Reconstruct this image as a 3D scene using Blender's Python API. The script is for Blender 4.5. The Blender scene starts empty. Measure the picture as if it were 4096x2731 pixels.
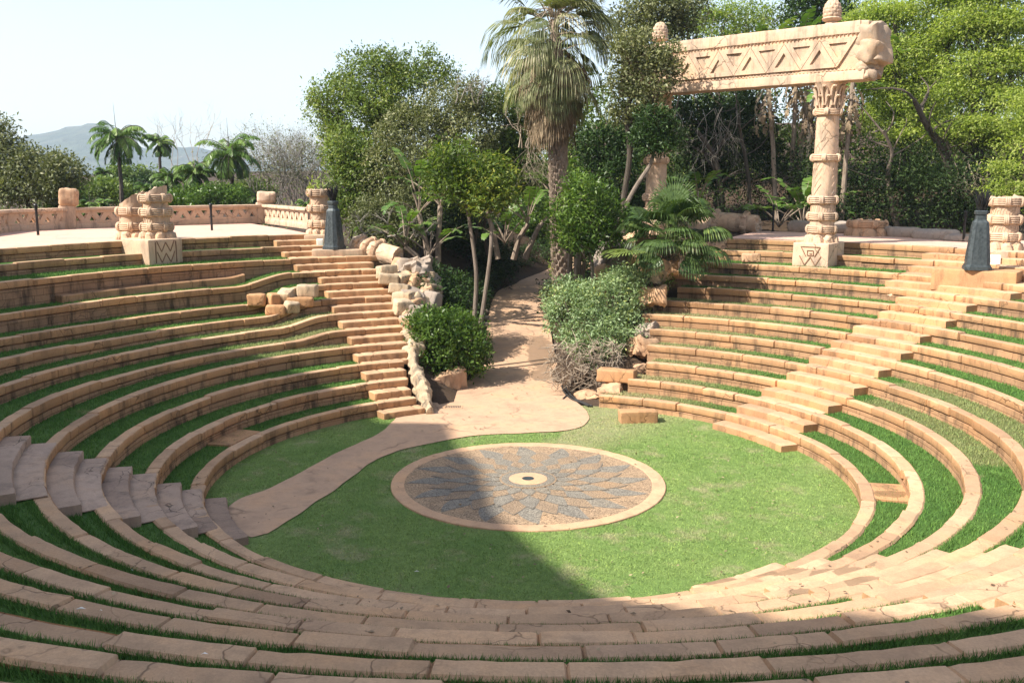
import bpy, bmesh, math, random
import numpy as np
from mathutils import Vector, Matrix, noise, Euler

PI = math.pi
R = math.radians
random.seed(7)
RNG = np.random.default_rng(11)
scene = bpy.context.scene
COL = scene.collection

# ------------------------------------------------------------------ camera numbers (solved from the photograph)
CF = 3764.05 * 2352 / 4096          # focal length in 2352-wide picture units
PITCH = 0.1711
CAM = Vector((-0.374, -19.03, 6.21))

def ray(X, Y):
    u = (X - 1176) / CF; v = -(Y - 784.1) / CF
    cp, sp = math.cos(PITCH), math.sin(PITCH)
    return Vector((u, cp + v * sp, -sp + v * cp))

def at(X, Y, z):                    # where the sight line through (X, Y) meets height z
    d = ray(X, Y); t = (z - CAM.z) / d.z
    return CAM + d * t

def aty(X, Y, y):                   # where it meets depth y
    d = ray(X, Y); t = (y - CAM.y) / d.y
    return CAM + d * t

def msize(px, y):                   # metres per picture unit at depth y
    return px / CF * (y - CAM.y)

# ------------------------------------------------------------------ small helpers
def tag(o, label, cat, group=None):
    o['label'] = label; o['category'] = cat
    if group: o['group'] = group
    return o

def structure(o, label=None):
    o['kind'] = 'structure'
    if label: o['label'] = label
    return o

def thing(name, label, cat, loc=(0, 0, 0), group=None):
    o = bpy.data.objects.new(name, None); COL.objects.link(o)
    o.location = loc; o.empty_display_size = .2
    return tag(o, label, cat, group)

def smooth01(a, b, x):
    t = min(1, max(0, (x - a) / (b - a))) if a != b else float(x > a)
    return t * t * (3 - 2 * t)

class MB:
    def __init__(s): s.v = []; s.f = []; s.m = []; s.uv = []; s.has_uv = False; s.tone = None
    def add(s, vs, fs, mi=0, uvs=None):
        o = len(s.v); s.v.extend([tuple(p) for p in vs])
        for f in fs:
            s.f.append(tuple(i + o for i in f)); s.m.append(mi)
        if uvs: s.has_uv = True; s.uv.extend(uvs)
        else: s.uv.extend([(0, 0)] * len(vs))
    def build(s, name, mats, parent=None, smooth=True, loc=None, angle=38):
        me = bpy.data.meshes.new(name)
        me.from_pydata(s.v, [], s.f)
        if not isinstance(mats, (list, tuple)): mats = [mats]
        for m in mats: me.materials.append(m)
        me.polygons.foreach_set('material_index', s.m)
        if s.has_uv:
            uvl = me.uv_layers.new(name='UVMap')
            li = np.empty(len(me.loops), dtype=np.int32); me.loops.foreach_get('vertex_index', li)
            uvl.data.foreach_set('uv', np.array(s.uv, dtype=np.float32)[li].ravel())
        if s.tone is not None:
            at_ = me.attributes.new('tone', 'FLOAT', 'POINT'); at_.data.foreach_set('value', np.array(s.tone, dtype=np.float32))
        if smooth:
            me.polygons.foreach_set('use_smooth', [True] * len(me.polygons))
            try: me.set_sharp_from_angle(angle=R(angle))
            except Exception: pass
        me.update()
        o = bpy.data.objects.new(name, me); COL.objects.link(o)
        if parent is not None: o.parent = parent
        if loc is not None: o.location = loc
        return o
    # --- shapes
    def tube(s, pts, rad, n=8, mi=0, cap=True):
        pts = [Vector(p) for p in pts]; N = len(pts)
        if not isinstance(rad, (list, tuple)): rad = [rad] * N
        vs = []; fs = []; prev = None
        for i, p in enumerate(pts):
            t = (pts[min(i + 1, N - 1)] - pts[max(i - 1, 0)])
            if t.length < 1e-9: t = Vector((0, 0, 1))
            t.normalize()
            if prev is None:
                a = t.orthogonal().normalized()
            else:
                a = (prev - t * prev.dot(t))
                a = a.normalized() if a.length > 1e-6 else t.orthogonal().normalized()
            prev = a; b = t.cross(a)
            for k in range(n):
                w = 2 * PI * k / n
                vs.append(p + (a * math.cos(w) + b * math.sin(w)) * rad[i])
        for i in range(N - 1):
            for k in range(n):
                k2 = (k + 1) % n
                fs.append((i * n + k, i * n + k2, (i + 1) * n + k2, (i + 1) * n + k))
        if cap:
            fs.append(tuple(range(n))[::-1]); fs.append(tuple((N - 1) * n + k for k in range(n)))
        s.add(vs, fs, mi)
    def lathe(s, prof, segs=32, M=Matrix.Identity(4), mi=0, fn=None, cap=True):
        vs = []; fs = []; n = len(prof)
        for i, (r, z) in enumerate(prof):
            for k in range(segs):
                w = 2 * PI * k / segs
                rr, zz = (r, z) if fn is None else fn(r, z, w, i)
                vs.append(M @ Vector((rr * math.cos(w), rr * math.sin(w), zz)))
        for i in range(n - 1):
            for k in range(segs):
                k2 = (k + 1) % segs
                fs.append((i * segs + k, i * segs + k2, (i + 1) * segs + k2, (i + 1) * segs + k))
        if cap:
            fs.append(tuple(range(segs))[::-1]); fs.append(tuple((n - 1) * segs + k for k in range(segs)))
        s.add(vs, fs, mi)
    def box(s, c, sz, M=Matrix.Identity(4), mi=0):
        x, y, z = sz[0] / 2, sz[1] / 2, sz[2] / 2
        vs = [M @ (Vector(c) + Vector(p)) for p in [(-x, -y, -z), (x, -y, -z), (x, y, -z), (-x, y, -z), (-x, -y, z), (x, -y, z), (x, y, z), (-x, y, z)]]
        s.add(vs, [(0, 3, 2, 1), (4, 5, 6, 7), (0, 1, 5, 4), (1, 2, 6, 5), (2, 3, 7, 6), (3, 0, 4, 7)], mi)
    def stone(s, sz, M=Matrix.Identity(4), bev=.03, rough=.012, seed=0, seg=(6, 4, 4), freq=3.0, mi=0, taper=0):
        """a dressed block or boulder: a rounded box whose faces are pushed about by noise"""
        hx, hy, hz = sz[0] / 2, sz[1] / 2, sz[2] / 2
        b = min(bev, hx * .98, hy * .98, hz * .98); idx = {}; vs = []; fs = []
        nx, ny, nz = seg
        def lin(n, h):
            # extra loops at the bevel
            base = [-h, -h + b * .35, -h + b] + [(-h + b) + (2 * (h - b)) * i / n for i in range(1, n)] + [h - b, h - b * .35, h]
            return base
        X, Y, Z = lin(nx, hx), lin(ny, hy), lin(nz, hz)
        off = Vector((seed * 7.13, seed * 3.71, seed * 5.37))
        def vert(i, j, k):
            key = (i, j, k)
            if key in idx: return idx[key]
            p = Vector((X[i], Y[j], Z[k]))
            q = Vector((max(-hx + b, min(hx - b, p.x)), max(-hy + b, min(hy - b, p.y)), max(-hz + b, min(hz - b, p.z))))
            d = p - q
            nrm = d.normalized() if d.length > 1e-6 else Vector((0, 0, 0))
            p = q + nrm * b if d.length > 1e-6 else p
            if taper: p.x *= 1 - taper * (p.z / hz + 1) / 2; p.y *= 1 - taper * (p.z / hz + 1) / 2
            w = noise.noise_vector(p * freq + off) * rough + noise.noise_vector(p * freq * 3.3 + off) * rough * .4
            p = p + w
            idx[key] = len(vs); vs.append(M @ p); return idx[key]
        NX, NY, NZ = len(X) - 1, len(Y) - 1, len(Z) - 1
        for i in range(NX):
            for j in range(NY):
                fs.append((vert(i, j, 0), vert(i, j + 1, 0), vert(i + 1, j + 1, 0), vert(i + 1, j, 0)))
                fs.append((vert(i, j, NZ), vert(i + 1, j, NZ), vert(i + 1, j + 1, NZ), vert(i, j + 1, NZ)))
        for i in range(NX):
            for k in range(NZ):
                fs.append((vert(i, 0, k), vert(i + 1, 0, k), vert(i + 1, 0, k + 1), vert(i, 0, k + 1)))
                fs.append((vert(i, NY, k), vert(i, NY, k + 1), vert(i + 1, NY, k + 1), vert(i + 1, NY, k)))
        for j in range(NY):
            for k in range(NZ):
                fs.append((vert(0, j, k), vert(0, j, k + 1), vert(0, j + 1, k + 1), vert(0, j + 1, k)))
                fs.append((vert(NX, j, k), vert(NX, j + 1, k), vert(NX, j + 1, k + 1), vert(NX, j, k + 1)))
        s.add(vs, fs, mi)

def TR(loc, rz=0, rx=0, ry=0):
    return Matrix.Translation(Vector(loc)) @ Euler((rx, ry, rz)).to_matrix().to_4x4()

# ------------------------------------------------------------------ materials
def new_mat(name):
    m = bpy.data.materials.new(name); m.use_nodes = True
    nt = m.node_tree; nt.nodes.clear()
    out = nt.nodes.new('ShaderNodeOutputMaterial'); b = nt.nodes.new('ShaderNodeBsdfPrincipled')
    nt.links.new(b.outputs[0], out.inputs[0])
    return m, nt, b

class NT:
    def __init__(s, nt): s.nt = nt; s.tc = nt.nodes.new('ShaderNodeTexCoord')
    def n(s, t, **kw):
        x = s.nt.nodes.new(t)
        for k, v in kw.items(): setattr(x, k, v)
        return x
    def l(s, a, b): s.nt.links.new(a, b)
    def co(s, kind='Object', scale=(1, 1, 1), loc=(0, 0, 0)):
        m = s.n('ShaderNodeMapping'); s.l(s.tc.outputs[kind], m.inputs[0])
        m.inputs['Scale'].default_value = scale; m.inputs['Location'].default_value = loc
        return m.outputs[0]
    def noise(s, vec, scale, detail=3, rough=.55, dist=0):
        x = s.n('ShaderNodeTexNoise'); s.l(vec, x.inputs['Vector'])
        x.inputs['Scale'].default_value = scale; x.inputs['Detail'].default_value = detail
        x.inputs['Roughness'].default_value = rough; x.inputs['Distortion'].default_value = dist
        return x
    def ramp(s, fac, stops):
        x = s.n('ShaderNodeValToRGB'); s.l(fac, x.inputs[0]); e = x.color_ramp.elements
        while len(e) < len(stops): e.new(.5)
        for i, (p, c) in enumerate(stops):
            e[i].position = p; e[i].color = (*c, 1) if len(c) == 3 else c
        return x.outputs[0]
    def fr(s, fac, a, b, c=0., d=1.):
        x = s.n('ShaderNodeMapRange'); s.l(fac, x.inputs[0])
        for i, v in enumerate((a, b, c, d)): x.inputs[i + 1].default_value = v
        return x.outputs[0]
    def mix(s, fac, a, b, mode='MIX'):
        x = s.n('ShaderNodeMix', data_type='RGBA', blend_type=mode)
        for sock, v in ((0, fac), (6, a), (7, b)):
            if hasattr(v, 'links') or hasattr(v, 'is_linked'): s.l(v, x.inputs[sock])
            elif sock == 0: x.inputs[0].default_value = v
            else: x.inputs[sock].default_value = (*v, 1)
        return x.outputs[2]
    def math(s, op, a, b=None):
        x = s.n('ShaderNodeMath', operation=op)
        for i, v in enumerate((a, b)):
            if v is None: continue
            if hasattr(v, 'is_linked'): s.l(v, x.inputs[i])
            else: x.inputs[i].default_value = v
        return x.outputs[0]
    def bump(s, h, strength, dist, b):
        x = s.n('ShaderNodeBump'); x.inputs['Strength'].default_value = strength; x.inputs['Distance'].default_value = dist
        s.l(h, x.inputs['Height']); s.l(x.outputs[0], b.inputs['Normal']); return x

def cmul(c, k): return tuple(min(1, x * k) for x in c)

def stone_mat(name, base, dark=.6, crack=.8, stain=.0, brick=None, grain=.10, rough=.9, lichen=0, crack_scale=.75, wet=None):
    m, nt, b = new_mat(name); t = NT(nt)
    o = t.co()
    n1 = t.noise(o, .9, 5, .6).outputs[0]
    warm = (base[0] * 1.06, base[1] * .97, base[2] * .86); cool = (base[0] * .86, base[1] * .86, base[2] * .9)
    c = t.ramp(n1, [(.25, cmul(cool, .86)), (.5, base), (.75, cmul(warm, 1.1))])
    ta = t.n('ShaderNodeAttribute', attribute_name='tone')
    oi = t.n('ShaderNodeObjectInfo')
    c = t.mix(1, c, t.ramp(t.fr(ta.outputs['Fac'], -1, 1), [(0, (.74, .72, .72)), (.5, (1, 1, 1)), (1, (1.16, 1.17, 1.2))]), 'MULTIPLY')
    c = t.mix(1, c, t.ramp(oi.outputs['Random'], [(0, (.90, .89, .88)), (1, (1.07, 1.07, 1.08))]), 'MULTIPLY')
    n2 = t.noise(o, 38, 3, .7).outputs[0]
    c = t.mix(1, c, t.ramp(n2, [(.25, (1 - grain * 2,) * 3), (.75, (1 + grain * .6,) * 3)]), 'MULTIPLY')
    nm = t.noise(o, 4.5, 4, .65).outputs[0]
    c = t.mix(t.fr(nm, .5, .72, 0, .45), c, cmul(base, .62))
    # wandering cracks
    wv = t.noise(o, 1.7, 3, .6)
    add = t.n('ShaderNodeVectorMath', operation='MULTIPLY_ADD'); t.l(wv.outputs['Color'], add.inputs[0]); add.inputs[1].default_value = (.55, .55, .55); t.l(o, add.inputs[2])
    vo = t.n('ShaderNodeTexVoronoi', feature='DISTANCE_TO_EDGE'); t.l(add.outputs[0], vo.inputs['Vector']); vo.inputs['Scale'].default_value = crack_scale * 1.6
    ck = t.fr(vo.outputs['Distance'], .0, .016, 1, 0)
    mk = t.fr(t.noise(o, .65, 2).outputs[0], .46, .6)
    ckm = t.math('MULTIPLY', ck, mk)
    ckm = t.math('MULTIPLY', ckm, crack)
    c = t.mix(ckm, c, cmul(base, .2))
    h = t.math('SUBTRACT', t.math('ADD', t.math('MULTIPLY', n2, .25), nm), ckm)
    if stain:
        ov = t.co(scale=(2.6, 2.6, .5))
        ns = t.noise(ov, 1.1, 5, .7).outputs[0]
        c = t.mix(t.fr(ns, .50, .64, 0, stain), c, (base[0] * .17, base[1] * .2, base[2] * .24))
    if brick:
        u = t.co('UV')
        uw = t.n('ShaderNodeVectorMath', operation='MULTIPLY_ADD'); t.l(t.noise(o, 1.3, 3).outputs['Color'], uw.inputs[0]); uw.inputs[1].default_value = (.16, .05, 0); t.l(u, uw.inputs[2])
        br = t.n('ShaderNodeTexBrick'); t.l(uw.outputs[0], br.inputs['Vector'])
        br.inputs['Scale'].default_value = 1; br.inputs['Brick Width'].default_value = brick[0]; br.inputs['Row Height'].default_value = brick[1]
        br.inputs['Mortar Size'].default_value = .007; br.inputs['Mortar Smooth'].default_value = .3; br.inputs['Bias'].default_value = 0
        br.inputs['Color1'].default_value = (1.08, 1.08, 1.08, 1); br.inputs['Color2'].default_value = (.86, .84, .82, 1); br.inputs['Mortar'].default_value = (.42, .38, .35, 1)
        br.offset = .46
        c = t.mix(1, c, br.outputs['Color'], 'MULTIPLY')
        h = t.math('SUBTRACT', h, br.outputs['Fac'])
    if lichen:
        nl = t.noise(o, 7, 5, .7).outputs[0]
        c = t.mix(t.fr(nl, .55, .68, 0, lichen), c, (.34, .32, .27))
    rg = rough
    if wet:
        tot = None
        for (wx, wy, rx, ry) in wet:
            mp = t.co(scale=(1 / rx, 1 / ry, 0), loc=(-wx / rx, -wy / ry, 0))
            ln = t.n('ShaderNodeVectorMath', operation='LENGTH'); t.l(mp, ln.inputs[0])
            d = t.math('ADD', ln.outputs['Value'], t.math('MULTIPLY', t.math('SUBTRACT', nm, .5), 1.3))
            k = t.fr(d, .93, 1.0, 1, 0)
            tot = k if tot is None else t.math('MAXIMUM', tot, k)
        c = t.mix(t.math('MULTIPLY', tot, .75), c, cmul(base, .42))
        t.l(t.fr(tot, 0, 1, rough, .45), b.inputs['Roughness'])
    else:
        b.inputs['Roughness'].default_value = rg
    t.l(c, b.inputs['Base Color'])
    b.inputs['Specular IOR Level'].default_value = .25
    t.bump(h, .55, .018, b)
    return m

def grass_mat(name, a, bcol, dry, drythr=.58, blades=False, vcol=False):
    m, nt, b = new_mat(name); t = NT(nt); o = t.co()
    n1 = t.noise(o, .55, 4, .6, .4).outputs[0]
    c = t.ramp(n1, [(.3, a), (.7, bcol)])
    n2 = t.noise(o, 5.5, 5, .75).outputs[0]
    c = t.mix(t.fr(n2, .35, .7, 0, .65), c, cmul(a, .62))
    n3 = t.noise(o, .8, 5, .7).outputs[0]
    d = t.fr(n3, drythr, drythr + .16, 0, .75)
    if vcol:
        at_ = t.n('ShaderNodeAttribute', attribute_name='dry')
        d = t.math('MAXIMUM', d, t.math('MULTIPLY', at_.outputs['Fac'], t.fr(n2, .22, .5)))
    c = t.mix(d, c, dry)
    if not blades:
        n4 = t.noise(t.co(scale=(1, 1, .3)), 70, 2, .8).outputs[0]
        c = t.mix(1, c, t.ramp(n4, [(.3, (.55,) * 3), (.7, (1.3,) * 3)]), 'MULTIPLY')
        t.bump(t.math('ADD', n4, n2), .9, .03, b)
    else:
        at2 = t.n('ShaderNodeAttribute', attribute_name='var')
        c = t.mix(1, c, t.ramp(at2.outputs['Fac'], [(0, (.75,) * 3), (.8, (1.25,) * 3), (1, (1.7, 1.5, 1.2))]), 'MULTIPLY')
    t.l(c, b.inputs['Base Color']); b.inputs['Roughness'].default_value = .85; b.inputs['Specular IOR Level'].default_value = .2
    return m

def leaf_mat(name, a, bcol, trans=.3, gloss=.45, third=None, tint=None, spec=.3):
    """leaf colour from a per-leaf number; some light comes through"""
    m, nt, b = new_mat(name); t = NT(nt)
    at_ = t.n('ShaderNodeAttribute', attribute_name='var')
    stops = [(0, a), (.72, bcol)]
    if third: stops.append((1, third))
    c = t.ramp(at_.outputs['Fac'], stops)
    n = t.noise(t.co(), .5, 3).outputs[0]
    c = t.mix(1, c, t.ramp(n, [(.3, (.75, .78, .75)), (.7, (1.2, 1.18, 1.1))]), 'MULTIPLY')
    t.l(c, b.inputs['Base Color']); b.inputs['Roughness'].default_value = gloss
    b.inputs['Specular IOR Level'].default_value = spec
    tr = t.n('ShaderNodeBsdfTranslucent')
    t.l(t.mix(1, c, (1.25, 1.35, .6), 'MULTIPLY'), tr.inputs[0])
    mx = t.n('ShaderNodeMixShader'); mx.inputs[0].default_value = trans
    out = [x for x in nt.nodes if x.type == 'OUTPUT_MATERIAL'][0]
    t.l(b.outputs[0], mx.inputs[1]); t.l(tr.outputs[0], mx.inputs[2]); t.l(mx.outputs[0], out.inputs[0])
    return m

def bark_mat(name, a, bcol, scale=6):
    m, nt, b = new_mat(name); t = NT(nt)
    n1 = t.noise(t.co(scale=(1, 1, .35)), scale, 5, .7).outputs[0]
    t.l(t.ramp(n1, [(.3, a), (.7, bcol)]), b.inputs['Base Color']); b.inputs['Roughness'].default_value = .9
    t.bump(n1, .8, .03, b); return m

def plain_mat(name, a, bcol, rough=.5, metal=0, scale=9, bump=.3):
    m, nt, b = new_mat(name); t = NT(nt)
    n1 = t.noise(t.co(), scale, 5, .65).outputs[0]
    t.l(t.ramp(n1, [(.3, a), (.7, bcol)]), b.inputs['Base Color']); b.inputs['Roughness'].default_value = rough; b.inputs['Metallic'].default_value = metal
    t.bump(n1, bump, .01, b); return m

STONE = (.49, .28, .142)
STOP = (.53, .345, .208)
WET = [(at(X, Y, z).x, at(X, Y, z).y, rx, ry) for X, Y, z, rx, ry in ((1640, 1334, .17, .62, .16), (1735, 1312, .34, .34, .14), (1795, 1297, .6, .5, .16), (1905, 1293, .85, .30, .2), (1965, 1288, 1.02, .3, .2), (1990, 1315, 1.3, .3, .2), (2045, 1133, .35, .34, .2), (1860, 1330, 1.2, .3, .15))]
WETP = [(at(1243, 812, .22).x, at(1243, 812, .22).y, .5, 2.6), (at(1245, 860, .1).x, at(1245, 860, .1).y, .4, .7)]
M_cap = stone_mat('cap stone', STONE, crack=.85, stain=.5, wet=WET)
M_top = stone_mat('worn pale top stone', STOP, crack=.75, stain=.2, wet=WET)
M_base = stone_mat('wall stone', (.42, .25, .14), crack=.85, stain=.8, brick=(.62, .175))
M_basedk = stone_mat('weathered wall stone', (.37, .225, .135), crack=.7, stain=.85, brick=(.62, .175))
M_step = stone_mat('step stone', cmul(STONE, .98), crack=.75, stain=.35, wet=WET)
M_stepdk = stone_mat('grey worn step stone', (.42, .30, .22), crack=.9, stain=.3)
M_pale = stone_mat('pale carved stone', (.58, .415, .285), crack=.6, stain=.35, lichen=.35)
M_gate = stone_mat('carved gate stone', (.60, .43, .30), crack=.9, stain=.5, lichen=.45, crack_scale=.5)
M_rough = stone_mat('broken stone', (.46, .34, .24), crack=.5, stain=.35, lichen=.6)
M_rock = stone_mat('boulder stone', (.50, .385, .26), crack=.9, stain=.55, lichen=.35, crack_scale=1.6)
M_rockor = stone_mat('orange boulder stone', (.52, .33, .20), crack=.9, stain=.5, lichen=.15)
M_rockgy = stone_mat('grey boulder stone', (.34, .28, .23), crack=.4, stain=.2, lichen=.4)
M_path = stone_mat('path concrete', (.50, .33, .215), crack=.55, stain=.10, grain=.05, crack_scale=.22, wet=WETP)
M_plaza = stone_mat('paved plaza', (.60, .40, .31), crack=.3, stain=.10, grain=.08)
M_agg = stone_mat('brown exposed aggregate', (.44, .31, .195), crack=0, grain=.5, stain=.25)
M_petal = stone_mat('blue grey mosaic stone', (.31, .28, .23), crack=0, grain=.5, stain=.15)
M_petal2 = stone_mat('tan mosaic stone', (.41, .30, .20), crack=0, grain=.5, stain=.15)
M_outline = stone_mat('mosaic outline', (.25, .225, .19), crack=0, grain=.2)
M_kerb = stone_mat('mosaic kerb stone', (.54, .345, .21), crack=.25, stain=.1)
M_soil = stone_mat('soil', (.085, .055, .035), crack=0, grain=.4, stain=.4)
M_lawn = grass_mat('lawn grass', (.165, .28, .07), (.25, .345, .105), (.38, .34, .20), .53, vcol=True)
M_terr = grass_mat('terrace grass', (.065, .155, .028), (.115, .205, .04), (.28, .22, .11), .63, vcol=True)
M_blade = grass_mat('grass blades', (.19, .30, .08), (.27, .38, .115), (.42, .38, .22), .54, blades=True, vcol=True)
M_blade2 = grass_mat('terrace grass blades', (.075, .17, .035), (.13, .24, .06), (.33, .30, .16), .64, blades=True, vcol=True)
M_iron = plain_mat('dark patinated metal', (.025, .035, .04), (.075, .09, .095), .5, .3, 12, .5)
M_black = plain_mat('black metal', (.012, .012, .013), (.03, .03, .032), .4, .4)
M_white = plain_mat('white painted box', (.75, .72, .66), (.82, .79, .73), .5, 0, 5, .05)
M_rubber = plain_mat('black rubber hose', (.015, .015, .016), (.04, .04, .04), .5)
def hill_mat():
    m, nt, b = new_mat('distant hillside'); t = NT(nt); o = t.co()
    n1 = t.noise(o, .006, 5, .65).outputs[0]; n2 = t.noise(o, .035, 5, .75).outputs[0]
    c = t.ramp(n1, [(.3, (.035, .055, .03)), (.55, (.07, .085, .045)), (.75, (.15, .125, .09))])
    c = t.mix(t.fr(n2, .38, .62), cmul((.035, .05, .03), .7), c)
    t.l(c, b.inputs['Base Color']); b.inputs['Roughness'].default_value = 1; t.bump(n2, 1, 14, b); return m
M_hill = hill_mat()
M_grooveshade = plain_mat('painted groove shade', (.16, .085, .05), (.26, .15, .09), .9)  # dark colour on raised strips stands in for shade inside cut lines
M_stalk = plain_mat('green leaf stalk', (.06, .09, .025), (.13, .16, .05), .5)
M_bark = bark_mat('grey brown bark', (.10, .075, .055), (.24, .19, .15))
M_barkdk = bark_mat('dark bark', (.035, .027, .02), (.10, .08, .06))
M_palmbark = bark_mat('palm bark', (.13, .09, .06), (.33, .26, .2), 9)
M_twig = bark_mat('dry twigs', (.22, .17, .12), (.42, .35, .27), 20)
M_bareG = bark_mat('bare grey branches', (.16, .14, .115), (.31, .285, .24), 12)

# ------------------------------------------------------------------ the bowl: twelve curved tiers round a lawn
RK = [0, 6.53, 7.34, 8.21, 9.07, 9.96, 10.82, 11.69, 12.62, 13.51, 14.44, 15.83, 16.91]
CAPW = .26
AR = [0, 72, 67, 65, 66.5, 67.5, 70, 69, 66.5, 69, 67.5, 64.5, 64]          # right end of each tier (degrees)
AL = [117, 117, 116.5, 115, 112.5, 111.3, 110.5, 110, 110, 110, 110, 114, 116]   # left end
DZL = {5: -.08, 6: -.15, 7: -.24, 8: -.30, 9: -.16, 10: .18, 11: .15, 12: .16}

def th360(a): return a % 360
def dz(k, a):
    """settlement of the left-hand tiers and the slightly higher risers of the left stair"""
    a = a % 360
    if a < 90 or a > 215: return 0
    up = .018 * k
    if k < 5: return up * smooth01(175, 135, a)
    d = DZL.get(k, 0)
    if k >= 10: return d * smooth01(205, 165, a)
    low = d * smooth01(192, 152, a)
    return up + (low - up) * smooth01(123.5, 131.5, a)
def ZK(k, a): return .34 * k + (dz(k, a) if k > 0 else 0)

def pol(r, a, z): return Vector((r * math.cos(R(a)), r * math.sin(R(a)), z))

ORD = ['lowest', 'second', 'third', 'fourth', 'fifth', 'sixth', 'seventh', 'eighth', 'ninth', 'tenth', 'eleventh', 'topmost']
def tier(k):
    rnd = random.Random(100 + k)
    a0, a1 = AR[k], AL[k] - 360
    rad = RK[k]
    root = thing('seating_tier', {1: 'lowest curved sandstone seating tier, right round the lawn', 12: 'topmost sandstone tier holding the edge of the plaza'}.get(k, f'{ORD[k-1]} curved sandstone seating tier counting up from the lawn'), 'stone tier', (0, 0, 0), 'curved stone seating tiers')
    # sample angles, with a tight groove at every slab joint
    joints = []; a = a0
    while a > a1:
        L = rnd.uniform(.85, 1.5)
        a -= math.degrees(L / rad)
        if a > a1 + 2: joints.append(a)
    samp = []; a = a0; step = math.degrees(.16 / rad)
    gw = math.degrees(.013 / rad)
    n = int((a0 - a1) / step)
    for i in range(n + 1): samp.append((a0 + (a1 - a0) * i / n, 0))
    samp = [s for s in samp if min([abs(s[0] - j) for j in joints] + [9]) > gw * 2.2]
    for j in joints: samp += [(j + gw * 1.6, 0), (j, 1), (j - gw * 1.6, 0)]
    samp.sort(reverse=True)
    mb = MB(); bb = MB(); cols = []; bcols = []; tones = []
    slab = 0; sl_dz = rnd.uniform(-.012, .012); sl_dr = rnd.uniform(-.012, .012)
    s_arc = 0
    for i, (ang, g) in enumerate(samp):
        if g: sl_dz = rnd.gauss(0, .011); sl_dr = rnd.gauss(0, .014); slab = rnd.gauss(0, .45)
        tones.append(slab)
        z = ZK(k, ang); zb = ZK(k - 1, ang)
        wob = noise.noise(Vector((ang * .35 * rad / 8, k * 9.1, 0))) * .018 + noise.noise(Vector((ang * 1.5 * rad / 8, k * 3.3, 5))) * .011
        wo2 = noise.noise(Vector((ang * .5 * rad / 8, k * 5.7, 9))) * .02
        gi = .034 if g else 0
        rf = rad + sl_dr + wob + gi; rb = rad + CAPW + wo2 - gi
        zt = z + sl_dz - gi * 1.1; ct = .18
        ch = max(.0, noise.noise(Vector((ang * 2.1, k * 2.2, 3))) - .25) * .05     # chipped arris
        prof = [(rf + .010, z - ct + .006), (rf, z - ct + .025), (rf - .003, z - .03), (rf + .003 + ch * .4, z - .010 - ch + sl_dz), (rf + .014 + ch, zt + .0), (rf + .12, zt + .003), (rb - .035, zt), (rb, zt - .03), (rb, z - .2), (rf + .09, z - ct)]
        cols.append([pol(r, ang, zz) for r, zz in prof])
        rw = rad + .022 + wob * .7 + .012 * noise.noise(Vector((ang * 3, k, 1)))
        zl = [z - ct + .03, z - ct - .02, z - ct - .032, (z + zb) / 2 - .08, zb - .12]; bcols.append(([pol(rad + .10, ang, zl[0]), pol(rad + .085, ang, zl[1]), pol(rw, ang, zl[2]), pol(rw + .004, ang, zl[3]), pol(rw - .01, ang, zl[4])], zl))
    P = len(cols[0]); vs = [p for c in cols for p in c]; fs = []
    for i in range(len(cols) - 1):
        for j in range(P):
            j2 = (j + 1) % P
            fs.append((i * P + j, i * P + j2, (i + 1) * P + j2, (i + 1) * P + j)[::-1])
    fs.append(tuple(range(P))[::-1]); fs.append(tuple((len(cols) - 1) * P + j for j in range(P)))
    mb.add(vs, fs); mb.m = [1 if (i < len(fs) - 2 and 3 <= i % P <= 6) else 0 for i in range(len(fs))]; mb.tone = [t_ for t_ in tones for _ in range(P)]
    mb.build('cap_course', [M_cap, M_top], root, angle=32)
    vs = []; uvs = []; fs = []
    for i, (c, zz) in enumerate(bcols):
        for p, z in zip(c, zz):
            vs.append(p); uvs.append((R(samp[i][0]) * rad + k * 3.1, z + k * .21))
    for i in range(len(bcols) - 1):
        for j in range(4):
            fs.append((i * 5 + j, (i + 1) * 5 + j, (i + 1) * 5 + j + 1, i * 5 + j + 1)[::-1])
    # close the ends and back so it is a solid wall
    n0 = len(vs)
    for i, (ang, g) in enumerate(samp):
        vs.append(pol(rad + .19, ang, ZK(k - 1, ang) - .12)); vs.append(pol(rad + .19, ang, ZK(k, ang) - .17)); uvs += [(0, 0), (0, .05)]
    for i in range(len(samp) - 1):
        b0 = n0 + i * 2
        fs.append((b0, b0 + 1, b0 + 3, b0 + 2)[::-1]); fs.append((i * 5 + 4, b0, b0 + 2, (i + 1) * 5 + 4)[::-1])
    for i in (0, len(samp) - 1):
        b0 = n0 + i * 2; f = (i * 5, i * 5 + 1, i * 5 + 2, i * 5 + 3, i * 5 + 4, b0, b0 + 1)
        fs.append(f if i else f[::-1])
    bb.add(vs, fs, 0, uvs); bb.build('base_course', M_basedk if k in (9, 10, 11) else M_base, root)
    return root

for k in range(1, 13): tier(k)

# grass terraces between the tiers (one sheet each ring, all one ground)
def dry_of(r, a, k):
    a = a % 360
    d = 0
    if k <= 7 and 38 < a < 76: d = smooth01(38, 66, a) * (.9 if k in (1, 2, 5, 6) else .65)
    if k in (4, 5, 6) and 118 < a < 150: d = max(d, smooth01(150, 128, a) * .55)
    if k == 0:
        d = max(d, .6 * smooth01(50, 75, a) * smooth01(112, 82, a) * smooth01(3.2, 5, r))
        d = max(d, .55 * smooth01(5.4, 6.5, r) * max(0, noise.noise(Vector((a * .09, 3, 0)))) * 1.6, .5 * smooth01(3.5, 2.9, r) * max(0, noise.noise(Vector((a * .07, 9, 0)))) * 1.6)
    if k in (3, 4) and (a < 20 or a > 345): d = max(d, .45)
    return d

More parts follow.
